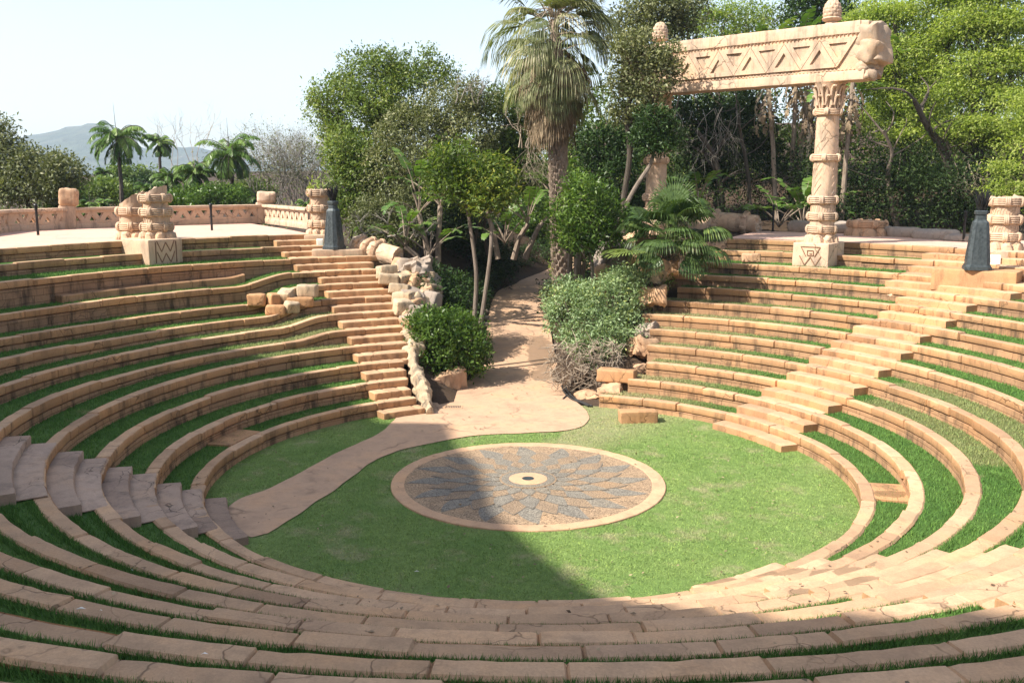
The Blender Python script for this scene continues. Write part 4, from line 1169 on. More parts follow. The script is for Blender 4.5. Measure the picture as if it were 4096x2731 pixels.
# ------------------------------------------------------------------ foliage tools
class Leaves:
    """leaf-sized faces gathered with numpy, then written as one mesh"""
    def __init__(s): s.V = []; s.var = []; s.quads = []
        # every leaf: 4 corners
    def add(s, c, d, nrm, L, W, var, fold=.12):
        """c base (N,3), d direction, nrm normal, L length, W half width"""
        side = np.cross(d, nrm); side /= np.linalg.norm(side, axis=1, keepdims=True) + 1e-9
        up = np.cross(side, d)
        mid = c + d * (L * .45)[:, None] + up * (L * fold)[:, None]
        a = c; b = mid + side * W[:, None]; t = c + d * L[:, None]; e = mid - side * W[:, None]
        s.V.append(np.stack([a, b, t, e], 1).reshape(-1, 3)); s.var.append(np.repeat(var, 4))
    def build(s, name, mat, parent=None):
        V = np.concatenate(s.V).astype(np.float32); n = len(V) // 4
        me = bpy.data.meshes.new(name); me.vertices.add(len(V)); me.vertices.foreach_set('co', V.ravel())
        me.loops.add(n * 4); me.loops.foreach_set('vertex_index', np.arange(n * 4, dtype=np.int32))
        me.polygons.add(n); me.polygons.foreach_set('loop_start', np.arange(0, n * 4, 4, dtype=np.int32))
        me.update(calc_edges=True); me.materials.append(mat)
        at_ = me.attributes.new('var', 'FLOAT', 'POINT'); at_.data.foreach_set('value', np.concatenate(s.var).astype(np.float32))
        o = bpy.data.objects.new(name, me); COL.objects.link(o)
        if parent is not None: o.parent = parent
        return o

def unit(v): return v / (np.linalg.norm(v, axis=-1, keepdims=True) + 1e-9)

def fill(lv, blobs, n_cl, per, leaf, aspect=.42, csz=.3, shell=.55, flat=1., up=.5, var=(0, .75), droop=0, rng=RNG, jitter=.18):
    """clusters of leaves through the volume of ellipsoids; returns cluster centres"""
    n_cl = int(n_cl * .62); per = int(per * 1.75); csz *= .85
    blobs = np.array([b if len(b) == 6 else (b[0], b[1], b[2], b[3], b[3], b[3]) for b in blobs], float)
    wgt = (blobs[:, 3] * blobs[:, 4] * blobs[:, 5]) ** .75; wgt /= wgt.sum()
    idx = rng.choice(len(blobs), n_cl, p=wgt)
    d = unit(rng.normal(size=(n_cl, 3))); rad = (shell + (1 - shell) * rng.random(n_cl) ** .6)
    # uneven outline: radius varies with direction
    ph = rng.random((len(blobs), 3)) * 6.28
    wob = 1 + jitter * (np.sin(d[:, 0] * 5 + ph[idx, 0]) + np.sin(d[:, 1] * 6 + ph[idx, 1]) + np.sin(d[:, 2] * 5 + ph[idx, 2])) / 1.5
    out = d * (rad * wob)[:, None]
    cc = blobs[idx, :3] + out * blobs[idx, 3:6]
    keep = (d[:, 2] > -.55) | (rng.random(n_cl) < .45)
    cc, dd = cc[keep], d[keep]; m = len(cc)
    cvar = rng.uniform(var[0], var[1], m)
    P = np.repeat(cc, per, 0); D = np.repeat(dd, per, 0); CV = np.repeat(cvar, per); N = len(P)
    off = np.clip(rng.normal(size=(N, 3)), -1.5, 1.5) * csz; off[:, 2] *= flat
    P = P + off
    ld = unit(D * .5 + rng.normal(size=(N, 3)) * .8 + np.array([0, 0, -droop]))
    nr = unit(np.array([0, 0, up]) + D * .35 + rng.normal(size=(N, 3)) * .5)
    L = leaf * rng.uniform(.65, 1.35, N)
    lv.add(P, ld, nr, L, L * aspect * .5, np.clip(CV + rng.normal(size=N) * .12, 0, 1))
    return cc

def branch_pts(a, b, sag=.1, n=6, rnd=random):
    a, b = Vector(a), Vector(b); L = (b - a).length; pts = []
    o = Vector((rnd.gauss(0, 1), rnd.gauss(0, 1), rnd.gauss(0, .5))) * L * sag
    for i in range(n + 1):
        t = i / n; pts.append(a.lerp(b, t) + o * math.sin(PI * t) + Vector((rnd.gauss(0, 1), rnd.gauss(0, 1), 0)) * L * .012 * (0 < i < n))
    return pts

def tree(name, label, cat, trunk, r0, blobs, mat, bark, n_cl, per, leaf, twigs=40, group=None, seed=1, limbs=True, r1=None, fill_kw=None, extra=None, lf=.5):
    """trunk: list of points. one mesh for trunk and limbs, one for the crown"""
    rnd = random.Random(seed); rng = np.random.default_rng(seed)
    base = Vector(trunk[0]); t = thing(name, label, cat, base, group)
    kw = dict(rng=rng); kw.update(fill_kw or {})
    lv = Leaves(); rb = [tuple(np.array(b[:3]) - np.array(base)) + tuple(b[3:]) for b in blobs]
    cc = fill(lv, rb, n_cl, per, leaf, **kw)
    for (b2, n2, p2, l2, kw2) in (extra or []):
        fill(lv, [tuple(np.array(b[:3]) - np.array(base)) + tuple(b[3:]) for b in b2], n2, p2, l2, **dict(dict(rng=rng), **kw2))
    lv.build('crown', mat, t)
    mb = MB(); tr = spline([Vector(p) - base for p in trunk], 5); n = len(tr); r1 = r1 or r0 * .5
    mb.tube(tr, [r0 * (1 + .35 * max(0, 1 - i / 3)) + (r1 - r0) * i / (n - 1) for i in range(n)], 9)
    if limbs:
        top = tr[-1]
        for b in rb:
            c = Vector(b[:3]); st = tr[rnd.randrange(min(n - 1, int(n * lf)), n)]
            pts = branch_pts(st, c, .10, 7, rnd); mb.tube(pts, [r1 * .7 * (1 - .75 * i / 7) for i in range(8)], 6)
            near = [Vector(q) for q in cc if (Vector(q) - c).length < max(b[3:]) * 1.25]
            for q in rnd.sample(near, min(len(near), max(3, twigs // len(rb)))):
                s_ = pts[rnd.randrange(3, 8)]; pp = branch_pts(s_, q, .12, 4, rnd); mb.tube(pp, [r1 * .28 * (1 - .8 * i / 4) + .004 for i in range(5)], 4)
    mb.build('trunk', bark, t)
    return t

def Bp(X, Y, y, rx, ry=None, ratio=1.0):
    """crown blob centred on a sight line at depth y; sizes given in picture units"""
    p = aty(X, Y, y); a = msize(rx, y); b = msize(ry or rx, y)
    return (p.x, p.y, p.z, a, a * ratio, b)

L_under = leaf_mat('undergrowth leaves with shade in the colour', (.008, .02, .005), (.034, .062, .017), .12, .6, (.07, .10, .03), spec=.15)  # leaf colour kept near black to hold canopy shade that nothing casts here
L_dark = leaf_mat('dark glossy leaves', (.014, .034, .008), (.045, .09, .02), .18, .5, (.09, .13, .035))
L_mid = leaf_mat('mid green leaves', (.06, .105, .02), (.155, .215, .045), .3, .5, (.24, .27, .08))
L_olive = leaf_mat('grey olive leaves', (.075, .09, .035), (.19, .205, .095), .25, .5, (.30, .29, .16))
L_lime = leaf_mat('light feathery leaves', (.13, .19, .045), (.33, .40, .10), .5, .55, (.45, .49, .16))
L_yel = leaf_mat('yellow green leaves', (.045, .09, .015), (.15, .21, .04), .36, .5, (.34, .34, .07))
L_bright = leaf_mat('bright green leaves', (.04, .09, .015), (.125, .20, .04), .35, .42, (.2, .3, .06))
L_silver = leaf_mat('silvery green leaves', (.14, .22, .09), (.33, .42, .23), .25, .42, (.48, .50, .14))
L_palm = leaf_mat('palm green', (.05, .085, .022), (.14, .19, .06), .25, .38, (.26, .28, .12))
L_wash = leaf_mat('shaggy palm grey green', (.085, .11, .05), (.25, .265, .13), .32, .5, (.48, .43, .30))
L_palmd = leaf_mat('dark palm green', (.03, .065, .02), (.085, .135, .04), .25, .4, (.2, .25, .07))
L_palmb = leaf_mat('fresh palm green', (.05, .11, .02), (.13, .22, .045), .3, .38, (.25, .31, .09))
L_dead = leaf_mat('dead palm brown', (.12, .08, .05), (.30, .22, .145), .15, .7, (.42, .33, .23))
L_bank = leaf_mat('dry dull leaves', (.10, .085, .05), (.20, .17, .11), .2, .7)

# ------------------------------------------------------------------ palms
def fan_leaf(lv, base, az, el, pet, rad, rng, segs=22, spread=2.6, droop=.5, var=.5, mb=None, wseg=None):
    """a fan of narrow segments whose tips hang; base numpy"""
    base = np.array(base, float)
    d = np.array([math.cos(az) * math.cos(el), math.sin(az) * math.cos(el), math.sin(el)])
    # petiole bends down a little
    hub = base + d * pet + np.array([0, 0, -.08 * pet])
    if mb is not None: mb.tube([base, base + d * pet * .5 + np.array([0, 0, .02 * pet]), hub], [.028, .02, .014], 5)
    side = np.cross(d, [0, 0, 1.]); side /= np.linalg.norm(side) + 1e-9; up = np.cross(side, d)
    for k in range(segs):
        f = (k / (segs - 1) - .5) * spread
        sd = d * math.cos(f) + side * math.sin(f) + up * (.18 * abs(math.sin(f)))
        sd /= np.linalg.norm(sd); L = rad * (1 - .22 * (abs(f) / (spread / 2)) ** 2) * rng.uniform(.92, 1.05)
        w = (wseg or 2.1 * spread / segs * rad * .26)
        p = hub.copy(); dirs = sd.copy(); parts = 4; pl = L / parts
        nrm = unit((up + side * .25 * (1 if k % 2 else -1))[None])[0]
        for q in range(parts):
            dirs = dirs + np.array([0, 0, -droop * (.06 + .36 * (q / (parts - 1)) ** 1.5)]); dirs /= np.linalg.norm(dirs)
            ww = w * (1.0, 1.05, .8, .45)[q]
            lv.add(p[None] - dirs * pl * .12, dirs[None], nrm[None], np.array([pl * 1.3]), np.array([ww]), np.array([np.clip(var + rng.normal() * .1, 0, 1)]), .02)
            p = p + dirs * pl

def feather_leaf(lv, mb, base, az, el, Lr, rng, droop=1.0, var=.5, nleaf=34, ll=.55, hang=.6):
    base = np.array(base, float); h = np.array([math.cos(az), math.sin(az), 0.]); pts = []; p = base.copy(); ang_ = el; n = 12
    for i in range(n + 1):
        pts.append(p.copy()); dv = h * math.cos(ang_) + np.array([0, 0, math.sin(ang_)]); p = p + dv * Lr / n
        ang_ -= droop * (.06 + .2 * i / n)
    mb.tube(pts, [.028 * (1 - .85 * i / n) + .004 for i in range(n + 1)], 4)
    pts = np.array(pts); side = np.array([-h[1], h[0], 0.])
    t = np.linspace(.12, .99, nleaf); f = t * n; i0 = np.minimum(f.astype(int), n - 1); fr_ = (f - i0)[:, None]
    P = pts[i0] * (1 - fr_) + pts[i0 + 1] * fr_; tan = unit(pts[i0 + 1] - pts[i0])
    for sgn in (-1, 1):
        d = unit(tan * .55 + side * sgn * .8 + np.array([0, 0, -hang]) + rng.normal(size=(nleaf, 3)) * .12)
        L = ll * np.sin(np.pi * (.12 + .83 * t)) ** .6 * rng.uniform(.85, 1.1, nleaf)
        nr = unit(np.cross(d, tan) * sgn + rng.normal(size=(nleaf, 3)) * .15)
        lv.add(P, d, nr, L, np.full(nleaf, .028 + .008 * ll), np.clip(var + rng.normal(size=nleaf) * .1, 0, 1), .03)

def washingtonia():
    b = aty(1290, 700, 17.0); top = aty(1272, 46, 17.0)
    t = thing('fan_palm', 'tall fan palm with a long skirt of dead leaves beside the path', 'palm tree', b)
    o0 = np.array(b); T = np.array(top) - o0
    rng = np.random.default_rng(3); mb = MB(); n = 26; pts = []; rr = []
    for i in range(n + 1):
        tt = i / n; p = T * tt + np.array([.10 * math.sin(tt * 3), 0, 0]); pts.append(p); rr.append((.31 - .05 * tt + .03 * (i % 2)) * (1 - .55 * max(0, (tt - .86) / .14)))
    mb.tube(pts, rr, 12)
    for i in range(330):         # old leaf bases, a criss-cross of stubs
        tt = .02 + .62 * (i / 330); a = i * 2.399; p = T * tt; r = .27
        q = p + np.array([math.cos(a) * r, math.sin(a) * r, 0]); o = np.array([math.cos(a), math.sin(a), 0])
        mb.tube([q - np.array([0, 0, .06]), q + o * .06 + np.array([0, 0, .05]), q + o * .10 + np.array([0, 0, .13])], [.07, .06, .03], 4)
    mb.build('trunk', M_palmbark, t)
    lv = Leaves(); mp = MB()
    for i in range(34):          # upright and arching leaves at the heart
        el = R(rng.uniform(25, 85)); az = i * 2.399 + rng.normal() * .2
        fan_leaf(lv, T + np.array([math.cos(az) * .12, math.sin(az) * .12, rng.uniform(-.4, .35)]), az, el, rng.uniform(.7, 1.3), rng.uniform(1.1, 1.6), rng, 26, 2.2, 1.5, rng.uniform(.2, .9), mp, .032)
    for i in range(50):          # leaves whose segments hang like curtains
        el = R(rng.uniform(-35, 35)); az = i * 2.399 + rng.normal() * .2; z = rng.uniform(-1.3, .5)
        fan_leaf(lv, T + np.array([math.cos(az) * .2, math.sin(az) * .2, z]), az, el, rng.uniform(.7, 1.4), rng.uniform(1.3, 2.4), rng, 22, rng.uniform(1.1, 2.0), rng.uniform(2.6, 4.5), rng.uniform(.05, .95), mp, .028)
    for i in range(18):
        az = i * 2.399 + rng.normal() * .2; z = rng.uniform(-2.2, -1.0); k = smooth01(-3.0, -1.0, z)
        fan_leaf(lv, T + np.array([math.cos(az) * .2, math.sin(az) * .2, z]), az, R(rng.uniform(-55, -15)), rng.uniform(.4, .7) + .5 * k, rng.uniform(1.3, 1.8), rng, 22, 1.4, 3.0, rng.uniform(.0, .7), None, .028)
    lv.build('green_leaves', L_wash, t); mp.build('leaf_stalks', M_twig, t)
    lv = Leaves(); N = 0
    for i in range(190):
        az = i * 2.399; z = -.8 - 2.75 * (i / 190) ** 1.05 + rng.normal() * .2; r = .28 + .10 * rng.random()
        w = smooth01(-4.3, -1.4, z)
        base = T + np.array([math.cos(az) * r, math.sin(az) * r, z + .35])
        fan_leaf(lv, base, az, R(rng.uniform(-76, -62)) if z < -1.5 else R(rng.uniform(-72, -45)), (.10 + .75 * w), rng.uniform(1.0, 1.6), rng, 13, rng.uniform(.7, 1.2), 1.5, rng.uniform(0, .9), None, .035)
    lv.build('dead_leaf_skirt', L_dead, t)
    # ivy climbing on the lower trunk
    lv = Leaves(); fill(lv, [(-.28, -.05, .4 + q * .4, .16, .16, .3) for q in range(6)], 170, 5, .10, csz=.08, var=(.4, 1)); lv.build('climbing_ivy', L_yel, t)
washingtonia()

def small_fan_palm():
    b = aty(1540, 596, 11.3); t = thing('fan_palm', 'small bushy fan palm growing over the boulders in front of the gate', 'palm tree', b)
    rng = np.random.default_rng(8); mb = MB(); mp = MB(); lv = Leaves()
    mb.tube([(0, 0, -.3), (0, .05, .2), (.02, .1, .6)], [.26, .24, .2], 10)
    for i in range(60):
        a = i * 2.4; z = -.1 + i * .011; mb.tube([(math.cos(a) * .2, math.sin(a) * .2, z), (math.cos(a) * .32, math.sin(a) * .32, z + .12)], [.05, .02], 4)
    mb.build('trunk', M_palmbark, t)
    for i in range(46):
        el = R([72, 50, 30, 10, -5, -20][i % 6] + rng.normal() * 8); az = i * 2.399 + rng.normal() * .2; pet = rng.uniform(.55, 1.1)
        fan_leaf(lv, (math.cos(az) * .12, math.sin(az) * .12, .55 + .2 * rng.random()), az, el, pet, rng.uniform(.85, 1.15), rng, 26, 2.3, 2.3, rng.uniform(.2, .65), mp)
    fan_leaf(lv, (-.2, -.2, .5), R(-150), R(-2), 1.45, .95, rng, 30, 3.6, .5, .95, mp)
    fan_leaf(lv, (0, 0, .9), R(60), R(80), .9, 1.0, rng, 26, 2.4, .3, .5, mp)
    lv.build('leaves', L_palmd, t); mp.build('leaf_stalks', M_stalk, t)
small_fan_palm()

# queen palms beyond the balustrade
def queen(label, X, Y, y, base_y, px, seed, lean=0, spear=True):
    top = aty(X, Y, y); base = aty(X + lean, base_y, y); base = Vector((base.x, base.y, min(base.z, 3.0)))
    t = thing('feather_palm', label, 'palm tree', base, 'feather palms beyond the balustrade')
    rng = np.random.default_rng(seed); mb = MB(); T = np.array(top - base); s = msize(px, y)
    mb.tube([(0, 0, 0), T * .5 + np.array([.05 * s, 0, 0]), T], [.17, .14, .11], 8); mb.build('trunk', M_barkdk, t)
    lv = Leaves(); mp = MB()
    for i in range(24):
        az = i * 2.399 + .9; el = R(rng.uniform(-25, 70)); feather_leaf(lv, mp, T, az, el, s * rng.uniform(1.0, 1.35), rng, 1.05, rng.uniform(.25, .9), 40, s * .34, .75)
    for i in range(7):
        az = i * 2.399; feather_leaf(lv, mp, T - np.array([0, 0, .1]), az, R(-40), s * .9, rng, .6, .1, 30, s * .3, .8)
    if spear: mp.tube([T, T + np.array([-.04 * s, 0, s * 1.15])], [.03, .006], 4)
    lv.build('leaves', L_palmb, t); mp.build('leaf_stalks', M_barkdk, t)
queen('tallest feather palm left of centre, standing against the hill', 268, 318, 46, 470, 68, 1, 10)
queen('slender tall feather palm between the two biggest ones', 365, 328, 60, 420, 36, 2, 0)
queen('big drooping feather palm nearest the grey thickets', 527, 352, 40, 480, 68, 3, 8)
queen('leaning young feather palm left of the big drooping one', 447, 396, 39, 480, 46, 4, 16, False)
queen('small feather palm with pale leaves behind the double column', 392, 408, 41, 480, 44, 5, 6, False)
queen('smallest feather palm on the left, far beyond the railing', 238, 398, 62, 470, 24, 6, 2, False)
queen('low feather palm just over the left balustrade', 208, 478, 34, 520, 36, 7, 0, True)
queen('low bright feather palm right of the low spiky one by the balustrade', 230, 476, 32, 520, 30, 8, 0, False)
queen('low feather palm peeping out behind the double column', 345, 440, 38, 500, 40, 9, 0, False)
queen('low dark feather palm between the big palm and the corner post', 590, 452, 40, 500, 34, 10, 0, False)
queen('low feather palm left of the banded stump', 702, 470, 30, 510, 26, 11, 0, False)

# ------------------------------------------------------------------ paddle-leaved plants
def paddle(lv, mb, base, az, el, pet, Lb, Wb, rng, droop=.8, var=.5, tatter=.25):
    base = np.array(base, float); h = np.array([math.cos(az), math.sin(az), 0.]); side = np.array([-h[1], h[0], 0.]); ang_ = el; p = base.copy(); pts = [p.copy()]
    for i in range(5): p = p + (h * math.cos(ang_) + np.array([0, 0, math.sin(ang_)])) * pet / 5; ang_ -= droop * .07; pts.append(p.copy())
    n = 14; bl = [p.copy()]; tg = []
    for i in range(n):
        dv = h * math.cos(ang_) + np.array([0, 0, math.sin(ang_)]); tg.append(dv); p = p + dv * Lb / n; ang_ -= droop * (.05 + .13 * i / n); bl.append(p.copy())
    mb.tube(pts + bl[1::3], [.03] * 6 + [.018, .014, .01, .008, .006][:len(bl[1::3])], 5)
    for i in range(n):
        t = (i + .5) / n; w = Wb * math.sin(PI * (.1 + .86 * t)) ** .7
        for sgn in (-1, 1):
            if rng.random() < tatter * .5: continue
            upv = np.cross(tg[i], side * sgn) * sgn
            d = side * sgn * .95 + np.array([0, 0, .22 - rng.random() * tatter * 2.2]) + tg[i] * .25; d /= np.linalg.norm(d)
            a = bl[i] - tg[i] * .01; b = bl[i + 1] + tg[i] * Lb / n * (.10 if rng.random() > tatter else -.12)
            q = np.stack([a, b, b + d * w, a + d * w]); lv.V.append(q); lv.var.append(np.full(4, np.clip(var + rng.normal() * .08, 0, 1)))
def strelitzia(label, base, stems, seed, mat=None, name='paddle_leaf_plant'):
    """stems: (x, y, height, leaves, leaf length, dead?) relative to base"""
    base = Vector(base); t = thing(name, label, 'plant', base); rng = np.random.default_rng(seed); lv = Leaves(); ld = Leaves(); mb = MB(); dead = False
    for (x, y, h, nl, Lb, isdead) in stems:
        T = np.array([x * 1.6, y * 1.6, h])
        if h > .6: mb.tube([(x * .6, y * .6, -.3), (x, y, h * .5), tuple(T)], [.13, .10, .10], 8)
        a0 = rng.random() * 6
        for i in range(nl):
            az = a0 + i * 2.399 if nl > 5 else a0 + i * PI + rng.normal() * .3
            paddle(lv, mb, T, az, R(rng.uniform(35, 82)), Lb * rng.uniform(.5, .9), Lb * rng.uniform(.8, 1.1), Lb * .17, rng, rng.uniform(.5, 1.1), rng.uniform(.2, .8))
        if isdead:
            dead = True
            for i in range(14):
                az = i * 2.399; q = T + np.array([0, 0, -.1 - .11 * i]); paddle(ld, mb, q, az, R(-35), .25, Lb * .75, Lb * .09, rng, .9, rng.uniform(0, .9), .6)
    lv.build('leaves', mat or L_palmb, t)
    if dead: ld.build('dead_leaves', L_dead, t)
    mb.build('stems', M_palmbark, t)
g0 = lambda X, Y, y: aty(X, Y, y)
strelitzia('clump of paddle leaved plants left of the two slender trunks', g0(1000, 608, 17.0), [(-.4, .3, 1.9, 7, 1.5, 0), (.1, .5, 2.2, 7, 1.5, 0), (-.1, -.2, .4, 7, 1.3, 0), (-.7, -.1, .7, 6, 1.3, 0)], 1)
strelitzia('dark clump of paddle leaves behind the clipped hedge', g0(1160, 580, 21), [(-.5, .3, 1.8, 7, 1.5, 0), (.6, 0, 1.2, 7, 1.5, 0), (1.4, .5, 2.0, 7, 1.5, 0), (0, 0, .4, 8, 1.4, 0)], 2)
strelitzia('broad paddle leaves at ground level left of the gate column foot', (g0(1815, 530, 21).x, 21, 4.1), [(-.3, 0, .1, 8, 1.5, 0), (.35, .1, .1, 8, 1.7, 0), (.8, .3, .1, 6, 1.4, 0)], 3)
p = g0(1775, 470, 24); strelitzia('tall stemmed paddle leaf plant with brown hanging leaves under the beam', (p.x + .6, p.y, 4.4), [(-.7, 0, 6.3, 7, 1.6, 1)], 4)
p = g0(1815, 470, 25); strelitzia('second tall paddle leaf plant with brown hanging leaves, nearer the column', (p.x, p.y, 4.5), [(0, 0, 6.9, 8, 1.7, 1), (.35, 0, 5.6, 6, 1.4, 1)], 5)
p = g0(1930, 450, 22); strelitzia('leaning paddle leaf plant with a brown skirt right of the gate column', (p.x, p.y, 4.4), [(.16, 0, 5.9, 8, 1.7, 1), (-.2, .2, 4.7, 7, 1.5, 1)], 6)
p = g0(1535, 520, 20); strelitzia('paddle leaf plant in the gloom behind the small fan palm', (p.x, p.y, 4.2), [(0, 0, .4, 8, 1.5, 0), (.8, .3, 1.0, 7, 1.4, 0)], 7)

# ------------------------------------------------------------------ shrubs and hedges
def shrub(name, label, cat, blobs, mat, n_cl, per, leaf, seed, kw=None, stems=None, extra_twigs=0, base=None, inner=True):
    rng = np.random.default_rng(seed); rnd = random.Random(seed)
    b0 = Vector(base) if base else Vector((sum(b[0] for b in blobs) / len(blobs), sum(b[1] for b in blobs) / len(blobs), min(b[2] - b[5 if len(b) == 6 else 3] for b in blobs)))
    t = thing(name, label, cat, b0); lv = Leaves(); rb = [tuple(np.array(b[:3]) - np.array(b0)) + tuple(b[3:]) for b in blobs]
    cc = fill(lv, rb, n_cl, per, leaf, **dict(dict(rng=rng, csz=leaf * 1.2, shell=.8, jitter=.08), **(kw or {})))
    lv.build('foliage', mat, t)
    mb = MB()
    for b in rb:
        c = Vector(b[:3]); near = [Vector(q) for q in cc if (Vector(q) - c).length < max(b[3:]) * 1.2]
        for q in rnd.sample(near, min(len(near), 14)): mb.tube(branch_pts((c.x * .8, c.y * .8, 0), q, .08, 4, rnd), [.03, .022, .016, .012, .006], 5)
    mb.build('branches', M_barkdk, t); return t
def P3(X, Y, y, rx, rz_, ry): 
    p = aty(X, Y, y); return (p.x, p.y, p.z, rx, ry, rz_)
shrub('shrub', 'leafy dark green shrub at the left edge of the path below the slender trunks', 'shrub', [P3(995, 800, 9.0, .85, .9, .8), P3(1060, 810, 9.4, .8, .85, .8), P3(1030, 750, 9.5, .9, .5, .8), P3(985, 750, 9.3, .65, .55, .7), P3(1085, 790, 9.8, .5, .7, .7)], L_bright, 1500, 7, .12, 21)
shrub('shrub', 'dark shrub between the rocky edge and the clipped hedge', 'shrub', [P3(985, 655, 13.4, .9, .7, .9), P3(1040, 668, 13.8, .8, .65, .8), P3(1015, 700, 12.4, .9, .6, .9), P3(970, 690, 12.0, .8, .8, .8), P3(1085, 690, 14.5, .5, .5, .8)], L_dark, 1300, 7, .12, 22, extra_twigs=0)
hb = [(x, y, zpath(y) + .55, .8, 1.0, .62) for x, y in ((-2.25, 16.2), (-2.25, 17.8), (-2.2, 19.4), (-2.15, 21), (-2.0, 22.6), (-1.85, 24.2), (-1.6, 25.8), (-1.1, 27.4), (-.6, 28.9), (.05, 30.3), (.7, 31.6), (1.4, 32.9), (2.4, 34.2), (3.6, 35.4), (5.0, 36.4))]
shrub('clipped_hedge', 'low clipped dark hedge along the left side of the path', 'hedge', hb, L_dark, 3400, 7, .10, 23, dict(shell=.9, jitter=.03, up=.9))
sb = [P3(1320, 720, 10.2, 1.0, .85, .9), P3(1390, 700, 10.6, 1.1, .9, 1.0), P3(1440, 680, 10.8, .85, .85, .8), P3(1300, 680, 11.2, .7, .6, .8), P3(1360, 770, 9.4, 1.0, .8, .8), P3(1420, 770, 9.6, .9, .7, .7), P3(1430, 640, 11.6, .6, .45, .6), P3(1375, 800, 9.0, .8, .5, .6)]
shrub('shrub', 'large silvery green shrub with yellow specks at the right of the path', 'shrub', sb, L_silver, 2700, 7, .105, 24, dict(var=(0, .8)))
# dry twigs hanging under the right shrub
mb = MB(); rnd = random.Random(5)
b0 = aty(1335, 880, 8.2)
for i in range(520):
    X = rnd.uniform(1258, 1425); Y = rnd.uniform(785, 885 if X < 1400 else 850); yy = 8.3 + rnd.uniform(-.35, .3) - (Y - 800) * .006
    p = aty(X, Y, yy); d = Vector((rnd.gauss(0, .8), rnd.gauss(0, .4), rnd.gauss(-.35, .6))).normalized(); L_ = rnd.uniform(.15, .5)
    pts = [p - Vector(b0), p - Vector(b0) + d * L_ * .5 + Vector((rnd.gauss(0, .03), 0, rnd.gauss(0, .03))), p - Vector(b0) + d * L_]
    mb.tube(pts, [.012, .010, .005], 3, cap=False)
tag(mb.build('dry_twigs', M_twig, loc=b0), 'tangle of grey dry twigs under the right shrub', 'dry twigs')
ridge('earth_bank', 'dry earth bank under the twigs and right shrub', [aty(1285, 850, 10.2), aty(1310, 875, 9.4), aty(1345, 880, 9.0), aty(1400, 868, 9.0), aty(1440, 820, 9.6)], [.25, .4, .5, .5, .45], M_soil, 31, .9, 'bank')
shrub('seedling', 'bright green seedling on the rubble at the end of the eighth tier', 'plant', [P3(1533, 655, 10.6, .16, .22, .16)], L_bright, 30, 6, .09, 25)
shrub('seedling', 'bright green weed climbing beside the wedge shaped boulder', 'plant', [P3(1536, 590, 11.2, .1, .35, .1)], L_bright, 34, 6, .09, 26)
shrub('succulent', 'small pale green succulent growing on top of the left stump', 'plant', [(s3.x - .12, s3.y, s3.z + 1.72, .07, .07, .22)], L_lime, 12, 7, .16, 27, dict(droop=-1.2))

# ------------------------------------------------------------------ trees near the path
t1b = aty(1087, 760, 11.0); t1t = aty(1068, 450, 11.4)
tree('slender_tree', 'slender tree with a dark domed crown, left of the twin trunks by the path', 'tree', [t1b - Vector((0, 0, .6)), t1b, aty(1094, 640, 11.1), aty(1083, 540, 11.2), t1t], .085,
     [Bp(1035, 372, 11.6, 50, 44), Bp(1075, 400, 11.4, 40, 36), Bp(1030, 425, 11.2, 48, 26), Bp(1078, 445, 11.3, 44, 28), Bp(1010, 400, 11.5, 34, 30)], L_yel, M_bark, 640, 9, .17, 40, seed=31, r1=.05, lf=.9, fill_kw=dict(csz=.2, shell=.4, aspect=.3, jitter=.26))
t2b = aty(1098, 782, 10.6)
tree('slender_tree', 'slender tree leaning right, with the yellower spreading crown', 'tree', [t2b - Vector((0, 0, .6)), t2b, aty(1112, 690, 10.7), aty(1128, 560, 10.9), aty(1124, 470, 11.2)], .085,
     [Bp(1130, 385, 12, 34, 28), Bp(1112, 430, 11.2, 46, 34), Bp(1150, 450, 11.5, 34, 26), Bp(1110, 470, 11.0, 44, 22), Bp(1160, 405, 11.8, 24, 20)], L_yel, M_bark, 540, 9, .17, 40, seed=32, r1=.05, lf=.9, fill_kw=dict(csz=.2, shell=.35, aspect=.3, jitter=.28, var=(.2, 1)))
t3b = aty(1352, 706, 12.0)
tree('round_tree', 'small round topped tree rising out of the right shrub', 'tree', [t3b - Vector((0, 0, .7)), t3b, aty(1362, 655, 12), aty(1358, 590, 12.1), aty(1350, 540, 12.2)], .08,
     [Bp(1340, 445, 12.2, 58, 42), Bp(1300, 490, 12.0, 48, 40), Bp(1385, 490, 12.2, 48, 44), Bp(1345, 530, 11.8, 60, 42), Bp(1300, 545, 12.1, 42, 34), Bp(1390, 545, 12.0, 44, 36), Bp(1345, 556, 12.2, 44, 22)], L_bright, M_bark, 900, 9, .16, 60, seed=33, r1=.05, lf=.9, fill_kw=dict(csz=.2, shell=.4, aspect=.3, jitter=.22, var=(0, .9)))
tb = aty(1330, 672, 13.2); ob = Vector(tb); stems = thing('stem_clump', 'clump of bare brown stems standing behind the right shrub', 'stems', ob)
mb = MB()
for (X0, Y0, X1, Y1, r) in ((1312, 672, 1308, 560, .10), (1340, 668, 1330, 580, .15), (1335, 668, 1338, 560, .08), (1322, 660, 1325, 580, .07)):
    a, b = aty(X0, Y0, 13.2), aty(X1, Y1, 13.4); mb.tube([p - ob for p in branch_pts(a - Vector((0, 0, .5)), b, .04, 6)], [r] * 4 + [r * .9] * 3, 7)
mb.build('stems', M_bark, stems)
lb = aty(1362, 650, 13.0)
